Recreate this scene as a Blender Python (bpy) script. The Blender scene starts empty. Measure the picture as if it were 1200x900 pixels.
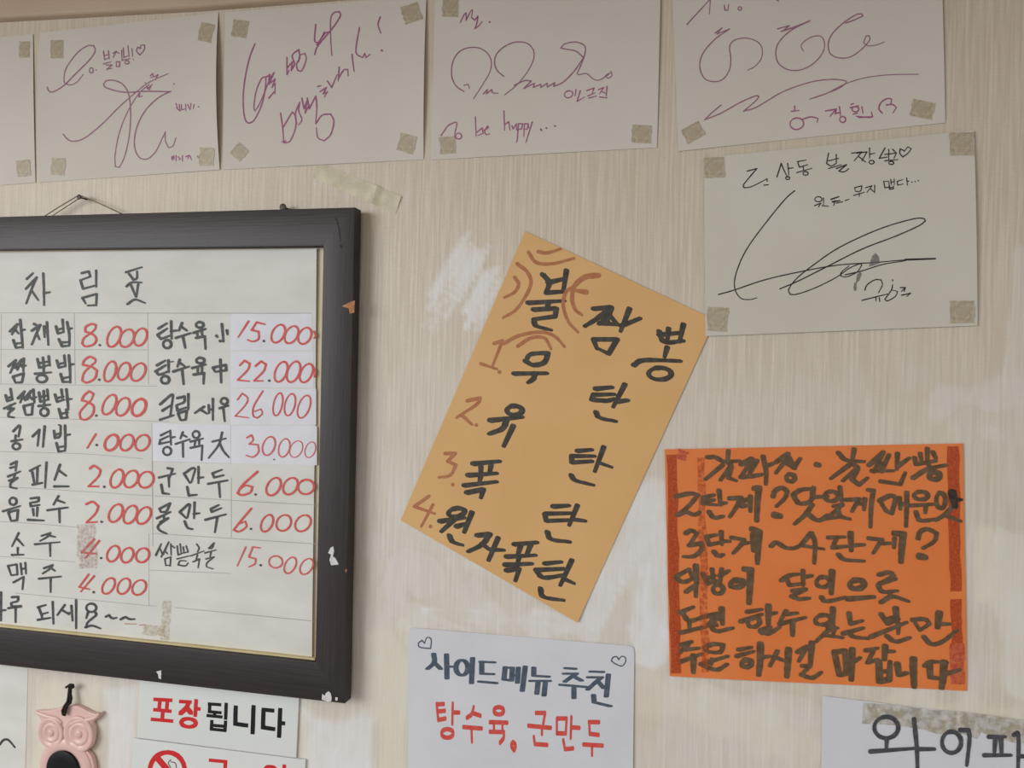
import bpy, bmesh, math, random
import numpy as np
from mathutils import Vector, noise as mnoise

random.seed(4)
S = bpy.context.scene
COL = S.collection

# ------------------------------------------------------------------ camera
F = 901.0
YAW, ROLL, D = math.radians(14.0), math.radians(1.35), 0.83
CAM = Vector((0.0, -D, 1.60))
fw = Vector((-math.sin(YAW), math.cos(YAW), 0))
r0 = Vector((math.cos(YAW), math.sin(YAW), 0))
u0 = Vector((0, 0, 1))
rt = r0 * math.cos(ROLL) + u0 * math.sin(ROLL)
up = -r0 * math.sin(ROLL) + u0 * math.cos(ROLL)
cd = bpy.data.cameras.new('camera')
cam = bpy.data.objects.new('camera', cd)
COL.objects.link(cam)
from mathutils import Matrix
M = Matrix.Identity(4)
for i in range(3):
    M[i][0], M[i][1], M[i][2], M[i][3] = rt[i], up[i], -fw[i], CAM[i]
cam.matrix_world = M
cd.sensor_width = 36.0
cd.lens = F / 1200.0 * 36.0
cd.clip_start = 0.02
S.camera = cam

# ------------------------------------------------------------------ world, lamps, exposure
W = bpy.data.worlds.new('world')
S.world = W
W.use_nodes = True
nt = W.node_tree
bg = nt.nodes['Background']
tc = nt.nodes.new('ShaderNodeTexCoord')
sx = nt.nodes.new('ShaderNodeSeparateXYZ')
rp = nt.nodes.new('ShaderNodeValToRGB')
mr = nt.nodes.new('ShaderNodeMapRange')
nt.links.new(tc.outputs['Generated'], sx.inputs[0])
nt.links.new(sx.outputs['Z'], mr.inputs['Value'])
mr.inputs['From Min'].default_value = -1
nt.links.new(mr.outputs[0], rp.inputs[0])
rp.color_ramp.elements[0].position = 0.38
rp.color_ramp.elements[0].color = (0.30, 0.29, 0.29, 1)
rp.color_ramp.elements[1].position = 0.56
rp.color_ramp.elements[1].color = (0.86, 0.84, 0.81, 1)
nt.links.new(rp.outputs[0], bg.inputs['Color'])
bg.inputs['Strength'].default_value = 0.93


def area(name, loc, target, sxx, syy, power, color):
    l = bpy.data.lights.new(name, 'AREA')
    l.shape = 'RECTANGLE'
    l.size, l.size_y, l.energy, l.color = sxx, syy, power, color
    o = bpy.data.objects.new(name, l)
    o.location = loc
    o.rotation_euler = (Vector(target) - Vector(loc)).to_track_quat('-Z', 'Y').to_euler()
    COL.objects.link(o)
    return o


area('window_light', (-2.7, -2.7, 2.05), (-0.1, 0, 1.45), 2.0, 1.4, 67, (0.93, 0.97, 1.0))
S.view_settings.view_transform = 'Standard'
S.view_settings.look = 'None'
S.view_settings.gamma = 1
S.view_settings.use_curve_mapping = False
S.view_settings.exposure = 0.0


# ------------------------------------------------------------------ picture <-> wall geometry
def PX(px, py, d=0.0):
    """point of the plane a distance d in front of the wall seen along that ray"""
    v = fw + rt * ((px - 600) / F) - up * ((py - 450) / F)
    t = (-d - CAM.y) / v.y
    return CAM + v * t


def TOPX(p):
    v = Vector(p) - CAM
    z = v.dot(fw)
    return 600 + F * v.dot(rt) / z, 450 - F * v.dot(up) / z


def lin(c):
    return tuple(((x / 255) / 12.92 if x / 255 <= .04045 else ((x / 255 + .055) / 1.055) ** 2.4) for x in c)


# ------------------------------------------------------------------ materials
class N:
    def __init__(s, m):
        s.t = m.node_tree

    def new(s, k, **kw):
        n = s.t.nodes.new(k)
        for a, b in kw.items():
            setattr(n, a, b)
        return n

    def link(s, a, b):
        s.t.links.new(a, b)

    def noise(s, vec, scale, sc=(1, 1, 1), detail=3, rough=.55):
        mp = s.new('ShaderNodeMapping')
        mp.inputs['Scale'].default_value = sc
        s.link(vec, mp.inputs[0])
        n = s.new('ShaderNodeTexNoise')
        n.inputs['Scale'].default_value = scale
        n.inputs['Detail'].default_value = detail
        n.inputs['Roughness'].default_value = rough
        s.link(mp.outputs[0], n.inputs['Vector'])
        return n.outputs['Fac']

    def ramp(s, v, a, b, lo=0.0, hi=1.0):
        m = s.new('ShaderNodeMapRange')
        m.inputs['From Min'].default_value = a
        m.inputs['From Max'].default_value = b
        m.inputs['To Min'].default_value = lo
        m.inputs['To Max'].default_value = hi
        s.link(v, m.inputs['Value'])
        return m.outputs[0]

    def math(s, op, a, b):
        m = s.new('ShaderNodeMath', operation=op)
        for i, x in enumerate((a, b)):
            if isinstance(x, (int, float)):
                m.inputs[i].default_value = x
            else:
                s.link(x, m.inputs[i])
        return m.outputs[0]

    def mix(s, f, a, b, mode='MIX'):
        m = s.new('ShaderNodeMix', data_type='RGBA', blend_type=mode)
        for sock, x in ((m.inputs[0], f), (m.inputs[6], a), (m.inputs[7], b)):
            if isinstance(x, (int, float)):
                sock.default_value = x
            elif isinstance(x, tuple):
                sock.default_value = (*x, 1) if len(x) == 3 else x
            else:
                s.link(x, sock)
        return m.outputs[2]


def base_mat(name, rough=.6, spec=.4):
    m = bpy.data.materials.new(name)
    m.use_nodes = True
    b = m.node_tree.nodes['Principled BSDF']
    b.inputs['Roughness'].default_value = rough
    b.inputs['Specular IOR Level'].default_value = spec
    return m, N(m), b


def noisy(name, c, c2=None, rough=.6, spec=.4, scale=20, sc=(1, 1, 1), bump=0.0, bscale=300, bsc=(1, 1, 1), lo=.35, hi=.65, alpha=None, bdist=.0004):
    m, n, b = base_mat(name, rough, spec)
    c2 = c2 or tuple(min(255, x * .95) for x in c)
    co = n.new('ShaderNodeTexCoord').outputs['Object']
    f = n.ramp(n.noise(co, scale, sc), lo, hi)
    n.link(n.mix(f, lin(c), lin(c2)), b.inputs['Base Color'])
    if bump:
        bp = n.new('ShaderNodeBump')
        bp.inputs['Strength'].default_value = bump
        bp.inputs['Distance'].default_value = bdist
        n.link(n.noise(co, bscale, bsc), bp.inputs['Height'])
        n.link(bp.outputs[0], b.inputs['Normal'])
    if alpha:
        n.link(n.ramp(n.noise(co, alpha[2], (1, 1, 1), 4), .35, .65, alpha[0], alpha[1]), b.inputs['Alpha'])
    return m


MAT = {}
MAT['autograph'] = noisy('autograph_paper', (213, 206, 197), (209, 201, 190), .7, .25, 6, bump=.15, bscale=25, bdist=.002)
MAT['autograph2'] = noisy('cream_autograph_paper', (208, 203, 192), (203, 197, 184), .7, .25, 6, bump=.15, bscale=25, bdist=.002)
MAT['menu'] = noisy('menu_paper', (218, 217, 210), (210, 208, 200), .65, .3, 12, (1, 1, 2.5), bump=.25, bscale=18, bsc=(1, 1, 3), bdist=.002)
MAT['mat'] = noisy('cream_backing', (222, 208, 182), (212, 196, 160), .7, .3, 20)
MAT['lip'] = noisy('pale_yellow_wood', (214, 198, 156), (204, 186, 140), .6, .3, 60)
MAT['strip'] = noisy('white_strip', (222, 222, 228), (216, 216, 222), .6, .3, 30, bump=.15, bscale=30, bdist=.001)
MAT['yellow'] = noisy('kraft_yellow_card', (220, 175, 117), (214, 168, 109), .6, .35, 9, bump=.15, bscale=60, bdist=.001)
MAT['orange'] = noisy('orange_paper', (228, 129, 66), (223, 121, 58), .5, .4, 14, bump=.2, bscale=22, bdist=.002)
MAT['side'] = noisy('white_paper', (212, 212, 217), (206, 206, 210), .6, .3, 14, bump=.2, bscale=15, bdist=.002)
MAT['plate'] = noisy('white_plastic', (219, 221, 217), (215, 217, 212), .4, .4, 8)
MAT['tape'] = noisy('aged_tape', (196, 184, 160), (180, 165, 136), .45, .4, 260, lo=.4, hi=.6, alpha=(.62, .95, 160))
MAT['redtape'] = noisy('dark_red_tape', (176, 64, 26), (196, 84, 38), .4, .4, 420, lo=.42, hi=.6, alpha=(.5, .95, 330))
MAT['faintredtape'] = noisy('faint_red_tape', (186, 82, 36), (205, 100, 48), .4, .4, 300, lo=.42, hi=.6, alpha=(0, .7, 220))
MAT['pinktape'] = noisy('pink_tape', (208, 110, 84), (190, 76, 48), .4, .4, 240, lo=.42, hi=.6, alpha=(.3, .9, 200))
MAT['dirtytape'] = noisy('dirty_tape', (208, 203, 194), (172, 162, 143), .5, .4, 110, lo=.42, hi=.58, alpha=(.5, 1, 90))
MAT['walltape'] = noisy('yellowed_tape', (230, 224, 198), (220, 211, 178), .4, .4, 120, alpha=(.35, .9, 60))
MAT['residue'] = noisy('brown_residue', (176, 138, 126), (200, 170, 158), .6, .3, 300, lo=.4, hi=.6, alpha=(0, .5, 220))
MAT['tanresidue'] = noisy('tan_residue', (190, 172, 140), (205, 190, 165), .6, .3, 300, lo=.4, hi=.6, alpha=(0, .55, 220))
for nm, c in dict(ink_charcoal=(60, 62, 62), ink_red=(205, 74, 66), ink_red_thin=(206, 86, 82), ink_violet=(146, 98, 118),
                  ink_magenta=(152, 84, 120), ink_black=(40, 36, 36), ink_marker=(56, 50, 42), ink_brown=(172, 106, 64),
                  ink_olive=(92, 68, 44), ink_slate=(66, 78, 94), ink_coral=(204, 70, 60), print_red=(203, 34, 36),
                  print_black=(10, 10, 11), ink_wifi=(62, 62, 66), line_grey=(168, 168, 160), ink_dark=(44, 34, 26),
                  line_red=(215, 120, 112)).items():
    k = .93 if nm.startswith('print') or nm in ('line_grey', 'ink_black') else .86
    MAT[nm] = noisy(nm, c, tuple(min(255, int(x + (255 - x) * (1 - k))) for x in c), .55, .3, 160, lo=.35, hi=.75)
MAT['smudge'] = noisy('grey_smudge', (98, 96, 94), (120, 118, 114), .6, .3, 80, alpha=(.35, .7, 300))
MAT['chip'] = noisy('bare_chip', (226, 220, 222), (205, 198, 200), .7, .3, 200)
MAT['woodchip'] = noisy('bare_wood_chip', (196, 140, 98), (150, 98, 62), .7, .3, 200)
MAT['scratch'] = noisy('dark_scratch', (38, 36, 38), (52, 50, 52), .7, .3, 200)
MAT['trim'] = noisy('tan_trim_paint', (198, 176, 150), (188, 166, 140), .55, .3, 5)
MAT['shade_slab'] = noisy('beige_slab', (196, 172, 142), (188, 164, 134), .8, .2, 5)
MAT['pink'] = noisy('pink_glaze', (226, 190, 182), (221, 182, 173), .3, .45, 40)
MAT['hole'] = noisy('black_inset', (14, 14, 16), (9, 9, 11), .5, .25, 30)
MAT['cord'] = noisy('black_cord', (30, 26, 24), (48, 42, 38), .8, .2, 600, bump=.5, bscale=900)
MAT['string'] = noisy('grey_string', (150, 138, 118), (118, 106, 88), .8, .2, 600)
MAT['nail'] = noisy('rusty_nail', (78, 66, 48), (48, 40, 32), .5, .5, 600)


def wood(name, sc):
    m, n, b = base_mat(name, .46, .42)
    co = n.new('ShaderNodeTexCoord').outputs['Object']
    g = n.noise(co, 60, sc, 5, .65)
    f = n.ramp(g, .35, .65)
    n.link(n.mix(f, lin((42, 33, 34)), lin((54, 45, 46))), b.inputs['Base Color'])
    bp = n.new('ShaderNodeBump')
    bp.inputs['Strength'].default_value = .35
    bp.inputs['Distance'].default_value = .0006
    n.link(g, bp.inputs['Height'])
    n.link(bp.outputs[0], b.inputs['Normal'])
    return m


MAT['wood_h'] = wood('espresso_wood_horizontal', (.25, 1, 9))
MAT['wood_v'] = wood('espresso_wood_vertical', (9, 1, .25))


def wall_material():
    m, n, b = base_mat('ribbed_wallpaper', .5, .45)
    co = n.new('ShaderNodeTexCoord').outputs['Object']
    rib = n.noise(co, 330, (1, 1, .035), 3, .55)          # vertical ribs
    weft = n.noise(co, 420, (.12, 1, 1), 2, .5)         # fine cross threads
    speck = n.noise(co, 700, (1, 1, .6), 2, .5)
    big = n.noise(co, 4, (1, 1, 1), 3, .5)
    c = n.mix(n.ramp(rib, .40, .70), lin((199, 185, 165)), lin((221, 209, 191)))
    c = n.mix(n.ramp(weft, .3, .7, 0, .35), c, lin((200, 190, 172)))
    c = n.mix(n.ramp(speck, .55, .75, 0, .35), c, lin((228, 220, 204)))
    c = n.mix(n.ramp(big, .35, .65, 0, .25), c, lin((203, 186, 164)))
    at = n.new('ShaderNodeAttribute', attribute_name='stain').outputs['Fac']
    mott = n.ramp(n.noise(co, 45, (1, 1, .5), 5, .6), .3, .65)
    c = n.mix(n.math('MULTIPLY', at, n.math('ADD', n.math('MULTIPLY', mott, .5), .5)), c, lin((222, 213, 184)))
    ap = n.new('ShaderNodeAttribute', attribute_name='plaster').outputs['Fac']
    streak = n.ramp(n.noise(co, 60, (1, 1, .35), 5, .65), .3, .62, .6, 1)
    pf = n.math('MULTIPLY', ap, streak)
    c = n.mix(pf, c, lin((232, 232, 233)))
    n.link(c, b.inputs['Base Color'])
    h = n.math('ADD', n.math('MULTIPLY', rib, 1.0), n.math('MULTIPLY', weft, .35))
    h = n.math('MULTIPLY', h, n.math('SUBTRACT', 1.0, n.math('MULTIPLY', ap, .75)))
    bp = n.new('ShaderNodeBump')
    bp.inputs['Strength'].default_value = .4
    bp.inputs['Distance'].default_value = .0012
    n.link(h, bp.inputs['Height'])
    n.link(bp.outputs[0], b.inputs['Normal'])
    n.link(n.ramp(speck, .4, .7, .5, .36), b.inputs['Roughness'])
    return m


# ------------------------------------------------------------------ object helpers
def tag(o, label=None, cat=None, group=None, kind=None):
    for k, v in (('label', label), ('category', cat), ('group', group), ('kind', kind)):
        if v:
            o[k] = v
    return o


def mesh_obj(name, verts, faces, mat, parent=None, smooth=False, origin=None):
    vs = [Vector(v) for v in verts]
    if origin is None:
        lo = Vector([min(v[i] for v in vs) for i in range(3)])
        hi = Vector([max(v[i] for v in vs) for i in range(3)])
        origin = (lo + hi) / 2
    origin = Vector(origin)
    me = bpy.data.meshes.new(name)
    me.from_pydata([v - origin for v in vs], [], faces)
    me.materials.append(mat)
    if smooth:
        for p in me.polygons:
            p.use_smooth = True
    o = bpy.data.objects.new(name, me)
    COL.objects.link(o)
    o.location = origin
    if parent:
        o.parent = parent
        base = Vector((0, 0, 0))
        p = parent
        while p:
            base += p.location
            p = p.parent
        o.location = origin - base
    return o


class Sheet:
    """a thin sheet of paper, card or tape: four picture corners (TL, TR, BR, BL), a base depth and a bend"""

    def __init__(s, name, c, d, mat, bend=None, nu=24, nv=18, thick=.0003, parent=None, corner=0.0):
        s.c = [PX(*p, d) for p in c]
        s.d, s.bend, s.t = d, bend, thick
        V, Fc = [], []
        for side in (0, 1):
            for j in range(nv + 1):
                for i in range(nu + 1):
                    u, v = i / nu, j / nv
                    p = s.pos(u, v)
                    if corner:      # softly rounded corners
                        cu, cv = min(u, 1 - u) / corner, min(v, 1 - v) / corner
                        if cu < 1 and cv < 1:
                            k = math.hypot(1 - cu, 1 - cv)
                            if k > 1:
                                uu = (1 - (1 - cu) / k) * corner
                                vv = (1 - (1 - cv) / k) * corner
                                p = s.pos(uu if u < .5 else 1 - uu, vv if v < .5 else 1 - vv)
                    V.append((p.x, -(s.dep(u, v) - side * thick), p.z))
        n1 = (nu + 1) * (nv + 1)
        ix = lambda i, j: j * (nu + 1) + i
        for j in range(nv):
            for i in range(nu):
                a, b, c2, d2 = ix(i, j), ix(i + 1, j), ix(i + 1, j + 1), ix(i, j + 1)
                Fc.append((a, d2, c2, b))
                Fc.append((a + n1, b + n1, c2 + n1, d2 + n1))
        rim = [ix(i, 0) for i in range(nu)] + [ix(nu, j) for j in range(nv)] + [ix(i, nv) for i in range(nu, 0, -1)] + [ix(0, j) for j in range(nv, 0, -1)]
        for k in range(len(rim)):
            a, b = rim[k], rim[(k + 1) % len(rim)]
            Fc.append((a, b, b + n1, a + n1))
        s.o = mesh_obj(name, V, Fc, mat, parent, True)
        s.o.data.set_sharp_from_angle(angle=.6)

    def pos(s, u, v):
        a, b, c, d = s.c
        return (a * (1 - u) + b * u) * (1 - v) + (d * (1 - u) + c * u) * v

    def dep(s, u, v):
        return s.d + s.t + (s.bend(min(1, max(0, u)), min(1, max(0, v))) if s.bend else 0)

    def uv(s, x, z):
        u = v = .5
        for _ in range(6):
            p = s.pos(u, v)
            e = 1e-3
            pu = (s.pos(u + e, v) - p) / e
            pv = (s.pos(u, v + e) - p) / e
            det = pu.x * pv.z - pu.z * pv.x
            dx, dz = x - p.x, z - p.z
            u += (dx * pv.z - dz * pv.x) / det
            v += (pu.x * dz - pu.z * dx) / det
        return u, v

    def on(s, px, py, off=0.0):
        """the point of the sheet's face seen at a picture position"""
        d = s.d
        for _ in range(3):
            p = PX(px, py, d)
            d = s.dep(*s.uv(p.x, p.z)) + off
        return PX(px, py, d)


class Flat:
    """a flat carrier at one depth (the front of a rail)"""

    def __init__(s, o, d):
        s.o, s.d = o, d

    def on(s, px, py, off=0.0):
        return PX(px, py, s.d + off)


# ------------------------------------------------------------------ pen strokes
def hull(P):
    P = sorted(set(P))
    if len(P) < 3:
        return P
    cr = lambda o, a, b: (a[0] - o[0]) * (b[1] - o[1]) - (a[1] - o[1]) * (b[0] - o[0])
    lo = []
    for p in P:
        while len(lo) > 1 and cr(lo[-2], lo[-1], p) <= 0:
            lo.pop()
        lo.append(p)
    hi = []
    for p in reversed(P):
        while len(hi) > 1 and cr(hi[-2], hi[-1], p) <= 0:
            hi.pop()
        hi.append(p)
    return lo[:-1] + hi[:-1]


def smooth_path(pts, closed=False, n=6):
    if len(pts) < 3:
        return pts
    segs, cur = [], [pts[0]]
    for i in range(1, len(pts) - 1):
        a = (pts[i][0] - pts[i - 1][0], pts[i][1] - pts[i - 1][1])
        b = (pts[i + 1][0] - pts[i][0], pts[i + 1][1] - pts[i][1])
        la, lb = math.hypot(*a) or 1e-6, math.hypot(*b) or 1e-6
        cs = (a[0] * b[0] + a[1] * b[1]) / la / lb
        cur.append(pts[i])
        if cs < .34:
            segs.append(cur)
            cur = [pts[i]]
    cur.append(pts[-1])
    segs.append(cur)
    out = []
    for sg in segs:
        if len(sg) < 3:
            out += sg if not out else sg[1:]
            continue
        e = [(2 * sg[0][0] - sg[1][0], 2 * sg[0][1] - sg[1][1])] + sg + [(2 * sg[-1][0] - sg[-2][0], 2 * sg[-1][1] - sg[-2][1])]
        for i in range(1, len(e) - 2):
            p0, p1, p2, p3 = e[i - 1:i + 3]
            for k in range(n):
                t = k / n
                q = tuple(.5 * (2 * p1[j] + (p2[j] - p0[j]) * t + (2 * p0[j] - 5 * p1[j] + 4 * p2[j] - p3[j]) * t * t + (3 * p1[j] - p0[j] - 3 * p2[j] + p3[j]) * t ** 3) for j in (0, 1))
                if not (out and k == 0 and i == 1):
                    out.append(q)
        out.append(sg[-1])
    return out


def parse(txt):
    res = []
    for st in txt.split(';'):
        st = st.strip()
        if not st:
            continue
        k = 1.0
        if st.startswith('*'):
            h, st = st.split(None, 1)
            k = float(h[1:])
        if st.startswith('o '):
            v = [float(x) for x in st[2:].split(',')]
            cx, cy, rx, ry = v[:4]
            a = math.radians(v[4] if len(v) > 4 else 0)
            P = []
            for i in range(23):
                t = 2 * math.pi * i / 22 - 1.9
                x, y = rx * math.cos(t), ry * math.sin(t)
                P.append((cx + x * math.cos(a) - y * math.sin(a), cy + x * math.sin(a) + y * math.cos(a)))
            res.append((P, k))
        else:
            P = [tuple(float(x) for x in p.split(',')) for p in st.split()]
            if len(P) == 1:
                P.append((P[0][0] + .5, P[0][1]))
            res.append((smooth_path(P), k))
    return res


def ink(sheet, name, crop, txt, w, mat, nib=None, square=False, label=None, off=.00012, taper=True):
    """strokes in the coordinates of an enlarged crop (x0, y0, scale); w = pen width in picture pixels;
    nib = (width, height, degrees) in picture pixels for a chisel pen"""
    if '|' in txt:      # separate groups of writing are separate parts
        for part in txt.split('|'):
            ink(sheet, name, crop, part, w, mat, nib, square, label, off, taper)
        return
    x0, y0, sc = crop
    nw, nh, na = nib if nib else (w, w, 0)
    na = math.radians(na)
    V, Fc = [], []
    kk = 0
    nn = 4 if square else 10

    def shape(f):
        P = []
        for i in range(nn):
            t = 2 * math.pi * (i + .5) / nn
            x, y = math.cos(t), math.sin(t)
            if square:
                x, y = x * 1.414, y * 1.414
            elif nib:
                q = (abs(x) ** 4 + abs(y) ** 4) ** .25
                x, y = x / q, y / q
            x, y = x * nw / 2 * f, y * nh / 2 * f
            P.append((x * math.cos(na) - y * math.sin(na), x * math.sin(na) + y * math.cos(na)))
        return P
    for pts, k in parse(txt):
        Q = [(x0 + x / sc, y0 + y / sc) for x, y in pts]
        L = len(Q)
        for i in range(L - 1):
            def wd(j):
                if not taper or L < 2:
                    return k
                t = j / (L - 1)
                return k * (1.08 - .30 * t ** 2 + .06 * math.sin(j * 1.7 + Q[0][0]))
            P = [(round(Q[i][0] + a, 3), round(Q[i][1] + b, 3)) for a, b in shape(wd(i))] + \
                [(round(Q[i + 1][0] + a, 3), round(Q[i + 1][1] + b, 3)) for a, b in shape(wd(i + 1))]
            H = hull(P)
            o = off + (kk % 40) * 1.5e-6
            kk += 1
            b0 = len(V)
            V += [sheet.on(x, y, o) for x, y in H]
            Fc.append(tuple(range(b0 + len(H) - 1, b0 - 1, -1)))
    o = mesh_obj(name, V, Fc, MAT[mat], sheet.o)
    if label:
        o['label'] = label
    return o


def patch(sheet, name, poly, mat, off=.0002, label=None, thick=.00015):
    """a small flat piece with a polygon outline stuck on a sheet"""
    n = len(poly)
    A = [sheet.on(x, y, off + thick) for x, y in poly]
    B = [sheet.on(x, y, off - thick * .4) for x, y in poly]
    a2 = sum(poly[i][0] * poly[(i + 1) % n][1] - poly[(i + 1) % n][0] * poly[i][1] for i in range(n))
    Fc = [tuple(range(n)) if a2 < 0 else tuple(range(n - 1, -1, -1))]
    for i in range(n):
        j = (i + 1) % n
        Fc.append((i, j, n + j, n + i) if a2 > 0 else (j, i, n + i, n + j))
    o = mesh_obj(name, A + B, Fc, MAT[mat], sheet.o)
    if label:
        o['label'] = label
    return o


def rag(cx, cy, w, h, rot, jag=.06, n=6, seed=0):
    """outline of a torn-off square of tape"""
    rnd = random.Random(seed)
    P = []
    a = math.radians(rot)
    for (x1, y1, x2, y2, rough) in ((-1, -1, 1, -1, 0), (1, -1, 1, 1, 1), (1, 1, -1, 1, 0), (-1, 1, -1, -1, 1)):
        for i in range(n):
            t = i / n
            x, y = x1 + (x2 - x1) * t, y1 + (y2 - y1) * t
            if rough and i:
                x += rnd.uniform(-jag, jag) * 1.6 * min(1, h / w)
            elif i:
                y += rnd.uniform(-jag, jag) * .5 * min(1, w / h)
            x, y = x * w / 2, y * h / 2
            P.append((cx + x * math.cos(a) - y * math.sin(a), cy + x * math.sin(a) + y * math.cos(a)))
    return P


# ------------------------------------------------------------------ the wall
def seg_dist(x, y, x1, y1, x2, y2):
    dx, dy = x2 - x1, y2 - y1
    t = np.clip(((x - x1) * dx + (y - y1) * dy) / (dx * dx + dy * dy + 1e-9), 0, 1)
    return np.hypot(x - x1 - t * dx, y - y1 - t * dy)


def build_wall():
    x0, x1 = PX(-380, 450).x, PX(1480, 450).x
    z0, z1 = PX(900, 1180).z, PX(1200, -175).z
    nx, nz = 520, 400
    xs = np.concatenate([[-2.6, -1.6], np.linspace(x0, x1, nx - 4), [1.4, 2.2]])
    zs = np.concatenate([np.linspace(z1, z0, nz - 2), [.45, 0.0]])
    X, Z = np.meshgrid(xs, zs)
    x0, x1, z0 = -2.6, 2.2, 0.0
    vx, vy, vz = X - CAM.x, np.full_like(X, -CAM.y), Z - CAM.z
    zz = vx * fw.x + vy * fw.y + vz * fw.z
    px = 600 + F * (vx * rt.x + vy * rt.y + vz * rt.z) / zz
    py = 450 - F * (vx * up.x + vy * up.y + vz * up.z) / zz
    # wobble so smears have ragged edges
    rng = np.random.RandomState(3)
    wob = np.zeros_like(px)
    for k in range(26):
        fx, fy = rng.uniform(-.16, .16), rng.uniform(-.09, .09)
        wob += np.sin(px * fx + py * fy + rng.uniform(0, 6)) / (1 + 14 * math.hypot(fx, fy))
    wob *= 1.4
    pl = np.zeros_like(px)
    st = np.zeros_like(px)

    def smear(A, x1, y1, x2, y2, w, k, soft=.55):
        d = seg_dist(px, py, x1, y1, x2, y2) + wob * w * .10
        m = np.clip((w - d) / (w * soft), 0, 1)
        np.maximum(A, k * m * m * (3 - 2 * m), out=A)

    def box(A, xa, ya, xb, yb, k, soft=10, slope=0.0):
        yy = py - slope * (px - xa)
        m = np.minimum(np.minimum(px - xa, xb - px), np.minimum(yy - ya, yb - yy)) + wob * 2.2
        m = np.clip(m / soft, 0, 1)
        np.maximum(A, k * m, out=A)
    # plaster smears between the notices
    def brush(x1, y1, x2, y2, w, k, n=9):
        nx_, ny_ = -(y2 - y1), x2 - x1
        l = math.hypot(nx_, ny_)
        nx_, ny_ = nx_ / l, ny_ / l
        for q in range(n):
            o = (q / (n - 1) - .5) * 2 * w
            a, b = rng.uniform(0, .22), rng.uniform(.72, 1)
            smear(pl, x1 + (x2 - x1) * a + nx_ * o, y1 + (y2 - y1) * a + ny_ * o, x1 + (x2 - x1) * b + nx_ * o, y1 + (y2 - y1) * b + ny_ * o, w * rng.uniform(.18, .42), k * rng.uniform(.45, 1), .9)
    base = np.clip((py - 230) / 420, 0, 1)  # smooth plaster lower down, plus the dimmer wall top put into colour
    pl = np.maximum(pl, (.40) * base * base * (3 - 2 * base) * np.clip(.75 + wob * .05, .3, 1))
    brush(562, 276, 510, 366, 17, .85)
    brush(585, 312, 545, 385, 12, .8)
    brush(520, 350, 500, 395, 9, .4, 6)
    brush(770, 560, 690, 725, 26, .9, 12)
    brush(778, 590, 752, 770, 20, .95, 10)
    brush(740, 690, 480, 640, 24, .55, 12)
    brush(700, 732, 480, 726, 16, .8, 9)
    brush(455, 650, 462, 730, 16, .6, 8)
    smear(pl, 764, 590, 692, 716, 34, .75)
    smear(pl, 765, 590, 748, 735, 30, .7)
    smear(pl, 772, 625, 762, 770, 20, .85)
    smear(pl, 748, 770, 765, 740, 20, .9)
    smear(pl, 690, 735, 560, 722, 26, .6)
    smear(pl, 560, 715, 470, 650, 24, .45)
    smear(pl, 462, 655, 458, 720, 14, .5)
    smear(pl, 450, 640, 500, 620, 26, .4)
    smear(pl, 470, 725, 520, 725, 16, .5)
    smear(pl, 440, 480, 460, 590, 26, .25)
    smear(pl, 830, 480, 990, 470, 34, .22)
    smear(pl, 900, 440, 1010, 470, 20, .2)
    smear(pl, 1110, 468, 1200, 462, 24, .4)
    smear(pl, 1195, 300, 1196, 520, 22, .32)
    smear(pl, 1150, 505, 1210, 520, 14, .35)
    box(pl, 350, 828, 452, 960, .8, 14)
    box(pl, 112, 798, 162, 960, .78, 14, .08)
    smear(pl, 428, 835, 470, 820, 14, .35)
    smear(pl, 426, 700, 430, 800, 16, .25)
    box(pl, 745, 800, 960, 960, .38, 30)
    smear(pl, 790, 815, 1000, 850, 22, .45)
    box(pl, 1163, 612, 1420, 828, .5, 8)
    box(pl, 36, 786, 60, 960, .35, 10)
    # yellowed bands of old paste
    box(st, 1144, 612, 1168, 700, .9, 8)
    box(st, 1163, 612, 1420, 828, .45, 8)
    box(st, 430, 745, 482, 960, .75, 12)
    box(st, 352, 822, 366, 960, .6, 6)
    box(st, 36, 788, 125, 960, .75, 12, .1)
    box(st, 990, 812, 1240, 846, .55, 8, .03)
    smear(st, 745, 800, 950, 880, 30, .5)
    smear(st, 470, 735, 486, 760, 10, .8)
    smear(st, 1060, 490, 1110, 505, 20, .25)
    V = np.stack([X.ravel(), np.zeros(nx * nz), Z.ravel()], 1)
    i = np.arange(nx * nz).reshape(nz, nx)
    Fc = np.stack([i[:-1, :-1].ravel(), i[1:, :-1].ravel(), i[1:, 1:].ravel(), i[:-1, 1:].ravel()], 1)
    Vl = [tuple(v) for v in V]
    Fl = [tuple(int(a) for a in f) for f in Fc]
    b = len(Vl)      # the wall has a body behind its face
    bk = [(x0, .12, z1), (x1, .12, z1), (x1, .12, z0), (x0, .12, z0)]
    Vl += bk
    cs = [int(i[0, 0]), int(i[0, -1]), int(i[-1, -1]), int(i[-1, 0])]
    Fl.append((b, b + 1, b + 2, b + 3))
    edges = [list(i[0, :]), list(i[:, -1]), list(i[-1, ::-1]), list(i[::-1, 0])]
    for e, (p, q) in zip(edges, ((b, b + 1), (b + 1, b + 2), (b + 2, b + 3), (b + 3, b))):
        Fl.append(tuple([int(k) for k in e] + [q, p]))
    o = mesh_obj('wall_back', Vl, Fl, wall_material(), origin=(0, 0, 1.6))
    for nm, A in (('plaster', pl), ('stain', st)):
        at = o.data.attributes.new(nm, 'FLOAT', 'POINT')
        at.data.foreach_set('value', np.concatenate([A.ravel(), np.zeros(4)]).astype(np.float32))
    tag(o, 'cream ribbed wallpaper wall with white plaster smears', 'wall', kind='structure')
    return x0, x1, z1


WX0, WX1, WZ1 = build_wall()


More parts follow.
